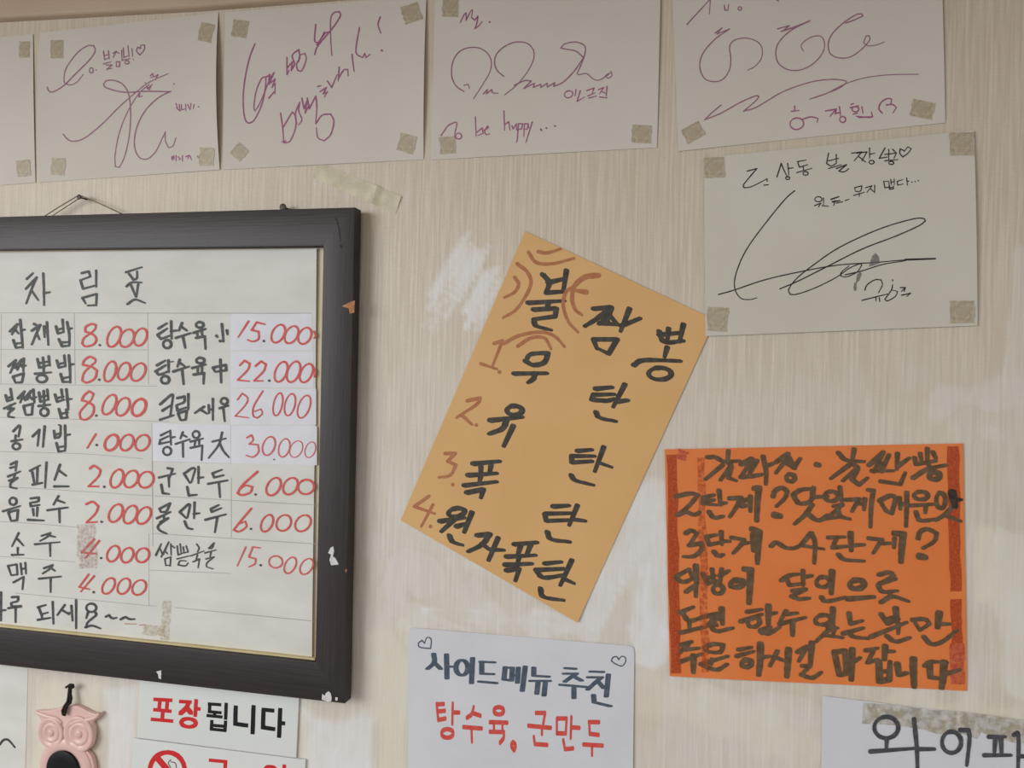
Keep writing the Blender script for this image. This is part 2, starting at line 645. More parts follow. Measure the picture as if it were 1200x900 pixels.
def prism(name, quad_front, d_back, mat, parent=None, bevel=0.0, smooth=False, long_only=False):
    """solid between a polygon at the front (world points, ordered) and the same outline at depth d_back"""
    bm = bmesh.new()
    fv = [bm.verts.new(p) for p in quad_front]
    bv = [bm.verts.new((p[0], -d_back, p[2])) for p in quad_front]
    n = len(fv)
    bm.faces.new(fv)
    bm.faces.new(list(reversed(bv)))
    for i in range(n):
        j = (i + 1) % n
        bm.faces.new((fv[j], fv[i], bv[i], bv[j]))
    bmesh.ops.recalc_face_normals(bm, faces=bm.faces)
    if bevel:
        es = [e for e in bm.edges if (all(v in fv for v in e.verts) and (not long_only or abs(fv.index(e.verts[0]) - fv.index(e.verts[1])) == 1 and 1 not in (sorted((fv.index(e.verts[0]), fv.index(e.verts[1])))[0],)))]
        bmesh.ops.bevel(bm, geom=es, offset=bevel, segments=3, profile=.5, affect='EDGES')
    bm.verts.ensure_lookup_table()
    bm.verts.index_update()
    V = [v.co.copy() for v in bm.verts]
    Fc = [tuple(v.index for v in f.verts) for f in bm.faces]
    bm.free()
    o = mesh_obj(name, V, Fc, mat, parent, smooth)
    if smooth:
        o.data.set_sharp_from_angle(angle=.9)
    return o


# unseen slab added to shade the wall, and the tan trim board along its top
cz = WZ1
tag(prism('shade_slab', [(WX0, -.85, cz), (WX1, -.85, cz), (WX1, -.85, cz + .05), (WX0, -.85, cz + .05)], -.12, MAT['shade_slab']),
    'added beige slab above the wall, out of view, shading its top', 'shade_slab', kind='structure')
td = .012
tq = [PX(-330, 44, td), PX(0, 21, td), PX(230, 8, td), PX(420, -7, td), PX(505, -15, td)]
top = [Vector((p.x, -td, cz)) for p in reversed(tq)]
tag(prism('trim_1', tq + top, 0.0, MAT['trim'], bevel=.004, smooth=True), 'tan trim board along the top of the wall', 'trim', kind='structure')


# ------------------------------------------------------------------ framed menu
FD, FB = .022, .006          # front and back of the frame, measured from the wall
O = [(-222, 260), (416, 243), (404, 824.5), (-222, 754)]
I = [(-185, 294), (379, 288), (369.5, 776), (-185, 717)]
Ow = [PX(*p, FD) for p in O]
Iw = [PX(*p, FD) for p in I]
fr = bpy.data.objects.new('framed_menu', None)
COL.objects.link(fr)
fr.location = (PX(100, 500, FB).x, -FB, PX(100, 500, FB).z)
tag(fr, 'large framed price list in dark wooden frame with handwritten Korean dishes and red prices', 'framed menu')
rails = []
for k, nm in enumerate(('top_rail', 'right_rail', 'bottom_rail', 'left_rail')):
    j = (k + 1) % 4
    q = [Ow[k], Ow[j], Iw[j], Iw[k]]
    rails.append(prism(nm, q, FB, MAT['wood_h' if k % 2 == 0 else 'wood_v'], fr, bevel=.0006, smooth=True, long_only=True))
# backing board behind the menu sheet
bq = [(-190, 280), (385, 280), (376, 782), (-190, 722)]
MD = .0100
back = Sheet('backing_board', bq, MD - .003, MAT['mat'], thick=.0025, nu=2, nv=2, parent=fr)
edge_bend = lambda u, v: .0012 * max(0, (u - .93) / .07) ** 2 + .0006 * math.sin(7 * v + 2 * u)
menu = Sheet('menu_sheet', [(-183, 298), (372, 291.5), (366.5, 770), (-183, 712)], MD + .0008, MAT['menu'], edge_bend, 40, 30, parent=fr)
menu.o['label'] = 'off-white menu sheet with ruled rows'
ink(menu, 'ruled_lines', (0, 0, 1),
    '1.5,368 1,450;0,366.7 365,367;0,409.5 172,410;173,367 174,450;0,450 184,452.5;0,489 198,494;0,529 100,532 167,537.5;67,574 177,581;'
    '0,611 33,613;0,652 88,658.5;18,695 183,710.5;180,540.5 271,543;181,581 371,592;179,625 371,637.5;175,668 270,672;205,712 368,728;'
    '174.5,625 174.5,710;178,496 179,640;87,367 88,450;0,570 67,574;-160,366 0,366.7;-160,448 0,450;33,613 92,618;271,560 271,630', .7, 'line_grey', taper=False)
for q in ([(271, 367.5), (366, 367.5), (367, 410.6), (270, 410.6)], [(270.5, 412), (368, 412), (368, 454), (270, 454)],
          [(270.5, 455.3), (371, 455.8), (371, 498.2), (270, 497.8)], [(270.8, 498.8), (372, 499.2), (372, 545), (271, 543)],
          [(178, 496), (270, 498), (270.3, 543), (178, 540.5)]):
    st_ = Sheet('price_strip', q, MD + .0008, MAT['strip'], None, 14, 8, .00006, back.o)
    for v in st_.o.data.vertices:      # lies on the bent menu sheet
        w = v.co + st_.o.location
        pw = w + back.o.location + fr.location
        u_, v_ = menu.uv(pw.x, pw.z)
        v.co.y += -(menu.dep(u_, v_) + .0001) - (-(MD + .0008))
    st_.o.parent = menu.o
    st_.o.location += back.o.location - menu.o.location
    st_.o['label'] = 'bluish white paper strip'
G, H_, I_, J_, K_, L_, M_ = (0, 200, 5), (0, 360, 6), (0, 480, 6), (0, 610, 5.4545), (170, 340, 5.4545), (170, 490, 5.4545), (170, 620, 4.285)
TX = 'handwriting'
up_ = .0006
ink(menu, TX, G, '155,635 192,600;150,692 213,625 185,690 152,778;185,705 222,758;252,602 255,680 257,788;255,718 290,712;'
    '478,600 518,590 528,620 468,642;470,642 485,692 560,672;562,585 562,680;482,748 500,778;482,745 565,722 562,788 512,790;'
    '737,595 830,565;755,605 780,638 800,630 802,590;740,678 770,655 828,655;765,668 795,740;808,665 797,740;745,782 790,755 848,775', 2.64, 'ink_charcoal', off=up_)
ink(menu, TX, H_, '68,170 120,120 100,160 82,190;100,150 128,185;140,88 152,215 158,285;150,160 172,158;92,232 110,285 155,280;100,258 155,250;'
    '238,118 264,132;222,165 280,125 258,175 222,262;258,190 275,225;308,135 312,210;328,105 338,265;312,175 335,172;'
    '392,135 405,185 445,175;438,88 445,175;402,158 442,148;470,105 485,190 485,272;480,152 503,148;412,225 435,275 480,270;428,248 480,245', 2.99, 'ink_charcoal', off=up_)
ink(menu, TX, H_, '58,415 110,372 70,462;90,400 112,430;100,425 150,368 120,440;140,400 158,425;165,362 162,450;162,412 180,410;90,490 105,528;90,488 165,465 152,528 108,530;'
    '262,365 275,425 345,405;300,355 305,415;340,345 348,410;270,395 345,380;305,425 305,460;245,468 358,458;o 292,502,36,26,0;'
    '398,375 412,425 455,415;450,340 458,415;410,400 455,390;482,338 490,440 492,530;488,405 515,400;425,470 440,525 490,525;435,500 490,490', 2.99, 'ink_charcoal', off=up_)
ink(menu, TX, H_, '38,620 50,660 85,650;72,575 85,650;45,640 82,630;28,712 105,675;70,690 70,715;55,715 95,712 60,745 58,770 95,775;'
    '125,640 170,592 140,670;155,622 175,655;170,645 215,588 190,650;205,625 225,650;232,580 240,670;236,635 252,632;165,700 178,755;165,695 228,680 222,755 182,758;'
    '272,600 282,665 335,650;305,590 308,655;330,580 338,650;278,632 335,620;308,660 308,690;270,695 350,685;o 310,737,28,28,0;'
    '385,615 400,665 450,650;430,580 440,655;398,640 445,628;465,578 475,680 478,720;472,648 502,645;412,715 430,780 475,775;425,750 475,740;465,720 470,775', 2.99, 'ink_charcoal', off=up_)
ink(menu, TX, I_, '92,152 130,112 140,122 128,190;108,182 105,215;80,222 155,210;o 113,258,26,22,0;228,188 275,142 262,255;312,118 300,262;'
    '378,150 385,200 420,185 425,112 412,108;385,178 420,165;455,112 458,230 455,290;457,180 490,175;395,235 410,295 450,290;405,265 450,258', 2.82, 'ink_charcoal', off=up_)
ink(menu, TX, I_, '75,385 115,365 108,430;70,410 110,400;55,470 140,435;105,450 95,480;62,500 120,480 75,515 70,545 115,555;'
    '210,430 280,392;225,440 240,520;262,412 258,520;228,528 295,515;325,372 315,548;420,388 382,495;410,425 462,465;380,540 480,540', 2.82, 'ink_charcoal', off=up_)
ink(menu, TX, I_, 'o 90,645,25,25,0;20,715 140,678;58,725 75,780;58,722 125,705 118,778 78,782;215,625 270,618 265,645 212,655;212,658 215,680 275,670;230,700 235,745;'
    '262,690 258,748;195,775 305,780;410,608 375,668;408,640 452,655;332,708 475,688;415,695 418,792', 2.82, 'ink_charcoal', off=up_)
ink(menu, TX, J_, '118,80 75,165;112,120 148,160;112,175 112,215;75,220 148,218;265,98 320,80 300,105 255,130;310,95 350,105;222,152 380,138;318,145 320,228;'
    '|50,290 70,350;50,290 105,280 110,345 72,350;130,275 138,345;160,270 165,340;138,310 162,306;85,395 150,360 142,440;280,305 335,285 315,310 270,340;320,300 350,322;248,372 388,358;322,365 322,458', 2.46, 'ink_charcoal', off=up_)
ink(menu, TX, J_, '5,460 5,640;5,575 35,572;75,490 115,488 110,515 72,525;70,530 78,548 132,545;52,560 135,552;98,560 98,650;240,555 290,540;248,560 262,600 305,588;265,605 268,630;240,635 320,622;335,520 340,660;'
    '412,540 365,605;400,575 440,600;455,545 462,640;435,592 458,588;485,510 485,690;o 582,558,32,27,0;560,590 550,625;605,585 612,605 560,650 548,685;545,682 588,672 640,690;'
    '675,615 695,605 715,625 742,622;770,632 800,618 825,630 858,630', 2.64, 'ink_charcoal', off=up_)
ink(menu, TX, K_, '85,245 138,212;80,285 140,245;80,288 100,312 160,290;165,200 168,310;165,262 200,258;o 140,345,26,26,0;235,210 215,258;232,235 265,258;195,305 290,275;240,295 255,368;'
    'o 348,222,24,18,0;310,272 385,248;330,270 335,295;360,262 365,290;325,305 380,295 385,375;455,292 462,300;490,218 500,328;478,325 500,325;522,258 526,282', 3.17, 'ink_charcoal', off=up_)
ink(menu, TX, K_, '75,480 128,450;65,520 130,480;70,520 90,540 150,518;148,450 150,525;*.5 165,458 180,456;o 127,573,26,24,0;220,445 205,490;220,465 250,485;180,520 280,488;235,505 245,600;'
    'o 352,450,26,18,0;300,498 385,475;335,490 335,525;362,485 362,520;310,540 375,530 372,598;435,500 445,520;432,495 515,478 518,512 448,522;480,445 485,590', 3.17, 'ink_charcoal', off=up_)
ink(menu, TX, K_, '95,730 165,670 178,675 160,800;110,770 165,735;95,828 180,800;205,690 250,680 248,715 200,735;200,738 205,770 262,750;275,665 275,760;210,790 225,830;210,788 265,770 258,828 228,832;'
    '375,745 318,785;350,762 395,790;405,735 408,785;432,695 432,830;408,765 430,760;o 505,710,22,20,0;475,755 530,738;498,750 508,838', 2.99, 'ink_charcoal', off=up_)
ink(menu, TX, L_, '100,110 150,85;95,140 150,115;95,150 90,165 160,150;160,80 165,170;162,125 190,120;o 140,210,26,26,15;240,90 225,130;235,105 265,120;195,165 285,135;240,150 242,248;'
    'o 325,105,22,22,0;290,150 370,130;320,145 315,175;345,140 345,170;290,190 365,175 360,268;430,150 515,130;492,92 470,170 405,255;475,160 500,210 535,250', 2.64, 'ink_charcoal', off=up_)
ink(menu, TX, L_, '145,320 175,325 155,380;88,380 190,355;150,370 152,440;102,425 112,480 152,485;248,355 285,415;248,355 300,320 320,325 295,410;340,312 340,415;338,382 370,378;268,440 278,495 328,490;'
    '430,352 490,330;430,355 440,380 500,365;402,420 525,398;470,415 478,505;'
    '|90,580 158,545 135,595 100,600 90,580;75,640 160,600;120,620 118,650;95,665 145,640 85,685 90,715 135,738;220,600 262,640;220,600 275,550 285,560 270,635;315,540 312,640;310,612 345,608;252,660 270,700 302,710;'
    '420,580 470,555;420,585 425,600 485,575;385,650 515,615;460,635 445,730', 2.82, 'ink_charcoal', off=up_)
ink(menu, TX, M_, '52,130 80,75 55,135;75,100 85,125;80,140 118,65 90,130;100,110 112,125;135,85 148,95;98,150 103,185;98,150 128,140 125,185 105,180;128,75 130,130;'
    '160,85 165,130 190,120;175,75 180,120;190,90 195,120;205,85 215,115 195,120;160,150 220,135;165,180 200,185 215,170;165,180 175,160 205,160;'
    '258,75 270,95 262,115;228,135 295,110;262,130 255,155;240,165 272,150 265,195;320,95 345,70 335,95 318,98;300,120 355,105;330,118 325,140;305,150 345,140 310,170 308,190 340,200', 1.67, 'ink_charcoal', off=up_)
# prices
PR = 'price'
ink(menu, PR, H_, '672,125 640,118 600,140 598,172 650,190 675,225 655,262 600,275 575,255 590,215 640,180 668,150 672,125;o 800,208,42,76,24;o 890,218,46,66,28;o 986,210,42,64,24', 2.47, 'ink_red', off=up_, label='red price')
ink(menu, PR, H_, '668,365 630,348 590,375 580,405 640,418 680,445 665,500 610,530 575,515 590,460 640,410 668,385 668,365;o 772,452,38,74,18;o 870,450,40,64,24;o 970,456,45,68,32', 2.47, 'ink_red', off=up_, label='red price')
ink(menu, PR, H_, '655,610 625,590 590,620 572,655 610,665 655,695 650,750 605,790 565,785 560,740 600,690 640,650 655,610;o 767,685,40,76,28;o 862,700,42,68,28;*1.3 o 975,705,44,64,30', 2.47, 'ink_red', off=up_, label='red price')
ink(menu, PR, I_, '672,172 612,270;*1.25 o 782,232,42,60,32;o 890,232,42,60,30;o 1000,233,46,60,35', 2.47, 'ink_red', off=up_, label='red price')
ink(menu, PR, I_, '630,415 660,395 705,425 690,470 620,540 690,540;o 820,485,40,68,24;o 920,488,45,64,30;o 1025,493,50,60,36', 2.56, 'ink_red', off=up_, label='red price')
ink(menu, PR, I_, '605,665 650,648 690,680 670,730 605,795 680,790;o 812,728,42,68,30;o 915,738,42,68,28;o 1010,745,42,66,34', 2.56, 'ink_red', off=up_, label='red price')
ink(menu, PR, J_, '600,120 520,205 610,212;632,130 545,240;o 722,212,36,54,28;o 812,222,36,50,28;o 910,222,40,48,36', 2.47, 'ink_red', off=up_, label='red price')
ink(menu, PR, J_, '565,345 505,425 570,440;600,355 515,455;o 692,418,34,56,32;o 790,420,36,54,30;o 888,428,40,52,38', 2.28, 'ink_red', off=up_, label='red price')
ink(menu, PR, K_, '660,200 595,300;712,205 765,218;712,205 680,255 725,265 725,310 690,328 655,318;o 850,278,38,62,28;o 935,285,38,60,30;o 1020,292,38,56,28;1080,265 1090,290 1080,308', 2.38, 'ink_red', off=up_, label='red price')
ink(menu, PR, K_, '605,480 635,450 668,470 655,510 590,575 665,582;705,485 740,455 772,475 755,520 695,580 750,580;o 868,522,36,68,22;o 948,522,38,70,22;o 1030,530,36,64,26;1075,495 1088,520 1082,555', 2.38, 'ink_red', off=up_, label='red price')
ink(menu, PR, K_, '590,700 620,660 655,690 640,735 575,805 660,815;752,645 695,740 690,800 715,818 748,790 740,760 700,775;o 848,730,28,74,12;o 925,732,32,72,14;o 1015,745,36,76,20', 1.80, 'ink_red', off=up_, label='thin red price')
ink(menu, PR, L_, '650,125 680,108 690,140 665,165;665,165 720,170 725,215 690,248 645,238;o 790,178,38,62,20;*.8 o 888,190,34,60,16;*.6 o 965,198,38,56,26;*.6 o 1055,202,32,52,20', 1.9, 'ink_red_thin', off=up_, label='thin red price')
ink(menu, PR, L_, '718,342 620,430 590,480 620,492 670,475 685,440 640,430 605,455;o 820,438,40,62,32;o 928,435,42,58,34;o 1028,440,52,46,-15', 2.47, 'ink_red', off=up_, label='red price')
ink(menu, PR, L_, '678,578 600,670 565,715 600,725 645,695 640,660 600,675;o 778,672,34,58,26;o 885,670,44,54,36;o 1008,672,44,58,42', 2.28, 'ink_red', off=up_, label='red price')
ink(menu, PR, M_, '505,90 462,185;540,90 578,95;540,90 520,140 555,150 550,175 520,190;o 655,165,34,30,0;o 728,182,26,44,28;o 810,188,28,44,34', 1.8, 'ink_red_thin', off=up_, label='thin red price')
DOT = 'price_point'
ink(menu, DOT, (0, 0, 1), '116.7,404.5|116,445|112.5,487|113,521.5|122,570.5|118.7,611.5|118.2,654|109.6,694|309,399.6|315.4,446|299.3,579.5|293.8,619.8|305.3,662.4|*.6 321,538.4', 2.82, 'ink_charcoal', off=up_)
patch(menu, 'residue', rag(101.5, 640, 21, 52, -3, .12, 6, 5), 'residue', .0005, 'brown tape residue')
patch(menu, 'residue', rag(194, 727, 10, 46, 4, .12, 6, 6), 'tanresidue', .0005, 'tan tape residue')
patch(menu, 'residue', rag(180, 739, 26, 12, 4, .12, 6, 7), 'tanresidue', .0005, 'tan tape residue')
ink(menu, 'underline', J_, '795,660 870,662;890,668 930,665', .8, 'ink_brown', off=up_)
# pale wooden lip along the foot of the menu
lip = prism('lower_lip', [PX(-185, 712.8, .0165), PX(368.8, 771.6, .0165), PX(368.8, 777.5, .0165), PX(-185, 719, .0165)], .0096, MAT['lip'], fr)
lip['label'] = 'pale yellow wooden lip'
# knocked-off chips
rr, rb = Flat(rails[1], FD), Flat(rails[2], FD)
rtop = Flat(rails[0], FD)
patch(rr, 'chip', [(387, 642), (390.5, 640.3), (391.5, 646), (390, 652), (393, 654), (397, 661.5), (388, 662.5), (386, 656), (388, 650), (384.5, 648)], 'chip', .0001, 'white chip')
patch(rr, 'chip', [(377, 819.8), (377.6, 813), (380.5, 815.5), (382, 812), (385, 810), (387.5, 812.5), (388.8, 818), (388, 822), (384, 822.2)], 'chip', .0001, 'white chip')
patch(rr, 'chip', [(393, 817), (396, 817.5), (395.3, 821), (393, 821)], 'chip', .0001, 'white chip')
patch(rb, 'chip', [(183, 787), (189, 785.5), (188.7, 796), (186, 795), (185, 790)], 'chip', .0001, 'white chip')
patch(rr, 'chip', [(400.5, 359), (406, 356), (412, 353), (415.8, 352.3), (415.2, 366), (410, 367.5), (408.5, 361.5)], 'woodchip', .0001, 'bare wood chip')
patch(rr, 'chip', [(404.8, 668), (406.2, 666), (406.4, 669), (404.8, 672)], 'woodchip', .0001, 'bare wood chip')
ink(rtop, 'scratch', (220, 190, 4.615), '800,300 812,325', 1.8, 'scratch', off=.0001, label='dark scratch')
ink(rr, 'scratch', (220, 190, 4.615), '810,330 820,370 825,430;*1.8 828,450 832,462', 1.5, 'scratch', off=.0001, label='dark scratch')


def tube(name, path, rad, mat, parent=None, n=8, taper=None):
    V, Fc = [], []
    P = [Vector(p) for p in path]
    for i, p in enumerate(P):
        t = (P[min(i + 1, len(P) - 1)] - P[max(i - 1, 0)]).normalized()
        a = t.cross(Vector((0, 1, 0)))
        if a.length < 1e-4:
            a = t.cross(Vector((0, 0, 1)))
        a.normalize()
        b = t.cross(a)
        r = rad * (taper(i / (len(P) - 1)) if taper else 1)
        V += [p + (a * math.cos(2 * math.pi * k / n) + b * math.sin(2 * math.pi * k / n)) * r for k in range(n)]
    for i in range(len(P) - 1):
        for k in range(n):
            l = (k + 1) % n
            Fc.append((i * n + k, i * n + l, (i + 1) * n + l, (i + 1) * n + k))
    Fc.append(tuple(range(n - 1, -1, -1)))
    Fc.append(tuple((len(P) - 1) * n + k for k in range(n)))
    return mesh_obj(name, V, Fc, mat, parent, True)


def lathe_y(name, c, prof, mat, parent=None, n=20):
    """profile (radius, depth from the wall) turned about the wall's normal through c"""
    V, Fc = [], []
    for r, d in prof:
        for k in range(n):
            a = 2 * math.pi * k / n
            V.append((c.x + r * math.cos(a), -d, c.z + r * math.sin(a)))
    for i in range(len(prof) - 1):
        for k in range(n):
            l = (k + 1) % n
            Fc.append((i * n + k, i * n + l, (i + 1) * n + l, (i + 1) * n + k))
    Fc.append(tuple(range(n - 1, -1, -1)))
    Fc.append(tuple((len(prof) - 1) * n + k for k in range(n)))
    o = mesh_obj(name, V, Fc, mat, parent, True)
    o.data.set_sharp_from_angle(angle=.8)
    return o


cordp = [PX(48, 256, .012), PX(70, 242, .011), PX(91, 229.5, .010), PX(97, 230, .010), PX(120, 240, .011), PX(148, 253, .012)]
hc = tube('hanging_cord', cordp, .0007, MAT['string'], fr)
tube('cord_end', [PX(58, 255, .010), PX(75, 244, .010), PX(92, 233, .010)], .0006, MAT['string'], hc)
nail_prof = lambda r, L: [(r * .35, -.01), (r * .35, L - .0018), (r, L - .0016), (r * 1.02, L - .0006), (r * .7, L)]
na = lathe_y('nail', PX(93, 231, .012), nail_prof(.0032, .0135), MAT['nail'])
tag(na, 'rusty nail holding the cord of the dark framed menu', 'nail')
nb = lathe_y('nail', PX(331, 242.5, .012), nail_prof(.0042, .012), MAT['nail'])
tag(nb, 'brown nail head poking out above the frame top near its right end', 'nail')


# ------------------------------------------------------------------ autograph sheets
def curl(seed, amp=.0022):
    r = random.Random(seed)
    a, b, c = r.uniform(.4, 1), r.uniform(.4, 1), r.uniform(0, 6)

    def f(u, v):
        e = a * max(0, (u - .8) / .2) ** 2 * (4 * v * (1 - v)) + b * max(0, (.15 - u) / .15) ** 2 * (4 * v * (1 - v)) * .5
        return amp * e + .0003 * (1 + math.sin(5 * u + 3 * v + c))
    return f


def auto(corners, label, seed, mat='autograph', d=.0004, amp=.0022, tapes=()):
    s = Sheet('autograph_sheet', corners, d, MAT[mat], curl(seed, amp))
    tag(s.o, label, 'paper', 'autograph sheets taped along the top of the wall')
    for k, t in enumerate(tapes):
        patch(s, 'tape', rag(*t, seed=seed * 9 + k), 'tape', .0003)
    return s


A_, B_, C_, D_, F_ = (0, 0, 4), (240, 0, 4), (490, 0, 4), (780, 0, 4), (800, 130, 3.3333)
p0 = auto([(-190, 64), (39, 40), (42, 214), (-188, 232)], 'blank right part of the leftmost white sheet, cut off by the left picture edge', 1, tapes=((28.5, 58, 12, 19, 0), (27.5, 197, 16, 19, -6)))
p1 = auto([(47, 39), (256, 15), (258, 199), (46, 214)], 'white sheet with looping violet signature and a small heart, above the hanging nail', 2, amp=.006,
          tapes=((66.5, 57.5, 15, 21, 0), (241.5, 38, 16, 22, 12), (68, 195, 16, 20, 4), (242, 183.5, 17, 21, 2)))
p2 = auto([(265, 15), (500, -5), (496.5, 187), (262, 199)], 'white sheet with two slanting lines of magenta handwriting and exclamation mark, above frame corner', 3, amp=.006,
          tapes=((281, 33.5, 18, 20, 8), (482, 15.5, 22, 21, -18), (280.5, 178, 16, 17, 42), (476.5, 168, 20, 21, 16)))
p3 = auto([(511, -16), (775, -42), (770, 173), (505, 187.5)], 'white sheet with round violet signature reading to be happy at its foot', 4,
          tapes=((527.5, 7, 19, 25, 2), (524.5, 170, 19, 20, -4), (752, 157, 23, 21, 3)))
p4 = auto([(786, -48), (1102, -74), (1107.5, 144), (795, 177.5)], 'white sheet with three big violet curls and wavy line, at the top right', 5,
          tapes=((812.5, 155, 24, 18, -28), (1081, 128, 27, 20, 12)))
p5 = auto([(825, 185), (1141, 153), (1145.5, 381.5), (826.5, 394)], 'cream sheet with long black ink signature, overlapping the yellow card corner', 6, 'autograph2', .0016,
          tapes=((837, 196, 24, 24, -2), (1127, 168.5, 28, 27, -1), (841, 374, 24, 28, 3), (1127.5, 365.5, 29, 26, -1)))
vi = 'ink_violet'
SG, TX2 = 'signature', 'handwriting'
ink(p1, SG, A_, '222,408 228,425 250,430 300,400 350,350 420,280 445,240 440,215 410,215 360,250 310,320 300,370 305,390 330,398 360,385 390,350;'
    '295,628 320,655 350,662 400,645 480,580 560,500 640,430 700,385 788,345;'
    '800,430 690,428 580,432 500,412 485,395 500,378 540,378 580,400 605,450 612,540 605,640 585,730 560,785 540,780 540,720 560,620 600,520 650,440 700,395;'
    '800,428 740,460 680,520 640,600 630,680 650,735 690,745 730,710 760,650 775,618 775,660 790,692 810,685 825,645', 1.5, vi)
ink(p1, TX2, A_, 'o 428,330,9,12,0;450,328 452,329;485,240 490,280 512,270;508,238 512,275;488,260 510,256;485,300 520,290;498,305 525,305 500,325 525,320;530,250 545,240 530,270;548,245 560,250;'
    '570,235 572,285;545,290 562,290 560,312 545,312 545,290;578,225 580,270 600,262;600,215 605,265;575,282 610,275;o 595,292,10,8,0;618,228 622,265;624,278 625,280;'
    '660,225 645,222 640,240 655,258 675,235 678,212 662,212 655,230', 1.5, vi)
ink(p1, TX2, A_, '705,355 715,345 720,360 705,365;725,360 740,350 730,375;680,388 682,390;685,405 700,420 710,400;690,415 715,395;655,440 650,455 668,450;*1.3 815,393 817,394;'
    '|825,485 835,515;840,490 845,520 825,505;850,490 852,515 870,510;870,490 872,520;880,490 890,515;895,485 893,510;910,490 905,510;930,500 934,502;'
    '|805,735 815,745 815,730 805,740 810,752;825,730 825,755;835,735 845,745 838,750;855,730 855,755;870,735 885,728 880,745;890,730 898,750;930,740 925,730;945,725 945,745;955,730 975,740', 1.4, 'ink_magenta')
ink(p2, SG, B_, '235,205 210,270 190,360 180,450 183,530 195,570 215,575 240,550 270,480 285,400 285,360 265,370 240,430 230,500 235,520 255,490 285,420 300,380;'
    '290,360 305,350 300,375 325,340 300,395 330,370 315,410 330,390 328,440;300,460 325,430;385,270 385,350 395,330;385,320 410,290 405,330 420,300 410,260 440,232 445,270 430,300 435,330 455,330 475,280 470,250 445,260 440,290;'
    '520,115 515,190 535,200 560,150;525,210 560,160 575,150;515,255 530,215 600,130 635,75 630,55 605,60 590,90 590,180 595,260', 1.8, 'ink_magenta')
ink(p2, SG, B_, '355,530 365,600 370,670 380,660 362,665;365,600 410,525 425,545 425,600 400,660 375,670;430,580 425,530 445,480 440,520 455,560 440,585;455,460 465,510 480,470 470,530 490,490;'
    '480,460 490,510 520,450 525,500 520,575;520,580 550,540 590,535 605,570 590,630 560,660 530,645 523,600;530,405 545,402;540,430 570,410 555,440 575,430 560,455;575,380 595,410 620,350;'
    '630,315 625,380;625,370 650,330 670,325 672,355;690,255 695,300 700,335;725,130 712,200 710,250 740,270 750,250 755,270 775,255;822,80 812,115 825,155;*1.3 828,236 832,238', 1.8, 'ink_magenta')
ink(p3, SG, C_, '215,400 235,395 240,415;215,428 180,405 158,360 160,300 185,250 230,225 285,225 325,250 343,290 335,340 300,400 260,462;305,440 325,420 320,440 345,420 350,435 375,437;'
    '402,358 370,330 358,290 370,250 410,215 460,197 510,203 540,235 540,280 510,340 460,400 405,445;'
    '450,400 500,378 530,380 495,415 545,390 540,410 575,395 575,410 605,390 605,408 640,388 635,405 680,385 730,335 765,285 775,270 740,240 700,232 668,225 690,205 740,197 780,215 782,250 765,300 745,345 755,350 790,345 820,370 850,375 890,350 905,335 908,355 890,368 878,355 890,345', 1.5, vi)
ink(p3, TX2, C_, '198,105 215,70 225,60 225,95 245,55 255,45 250,85;255,85 265,95 280,75 275,110 265,135 285,120 300,100;*1.4 335,103 337,104;'
    '|o 705,442,20,16,-20;740,420 735,450;760,425 745,475 780,455;790,425 825,412 815,440;795,450 830,435;800,460 835,450;845,420 870,410 850,440;865,430 880,440;885,405 882,450;850,455 885,458', 1.5, 'ink_magenta')
ink(p3, TX2, C_, '108,635 140,590 175,572 182,580 172,625 175,648;o 190,638,14,14,0;268,548 272,640;275,620 300,600 305,625 280,635;310,610 330,598 325,590 312,615 318,632 335,628;'
    '402,520 405,610;405,585 425,570 430,610;440,590 445,605 460,580 462,610;470,580 465,650 460,668;470,580 490,580 485,605 470,605;498,580 495,640;498,580 515,580 512,605 495,605;515,580 520,600;535,572 520,620 505,668;'
    '*1.4 575,605 578,612;*1.4 600,600 603,602;*1.4 640,590 645,592', 1.5, 'ink_magenta')
ink(p4, SG, D_, '100,115 150,60 210,-5 205,65;275,25 278,48 292,48 295,20;o 348,40,8,8,0;520,0 530,5|232,155 265,130 240,160 300,135;'
    '300,135 230,185 175,250 160,310 180,365 225,383 270,370 300,325 305,270 300,220 320,190 370,178 420,190 450,220 450,270 420,310 385,328;525,135 580,120 545,148 600,130;'
    '540,148 620,120 677,97 600,135 545,180 518,230 525,290 570,325 630,328 690,300 735,250 745,205 730,172 695,170 655,190 635,215 645,238;'
    '843,108 880,95 925,75 920,65 890,70 830,110 780,160 762,210 775,255 820,272 870,265 920,230 955,190 955,168 940,170 928,200 950,215 990,210 1025,197;'
    '260,492 215,530 182,562 260,530 350,480 420,450 437,452 420,475 365,522 430,500 550,430 680,385 780,372 840,378 848,388 800,420 675,465 750,440 850,390 950,362 1060,350 1185,348', 1.4, vi)
ink(p4, TX2, D_, '605,498 605,515;590,522 625,518;o 615,580,32,27,-10;640,560 680,548 715,555 710,572;750,520 800,512 770,545;800,510 795,535;815,500 820,545;800,530 820,528;o 830,560,14,14,0;870,490 880,485;865,505 905,495;'
    'o 890,512,16,12,0;880,535 900,530;920,500 925,530;905,550 970,548 965,525;895,545 960,552;1015,530 1000,510 1010,480 1040,462 1060,465 1055,490 1035,492;1035,492 1065,490 1082,505 1065,530', 1.7, 'ink_magenta')
bk = 'ink_black'
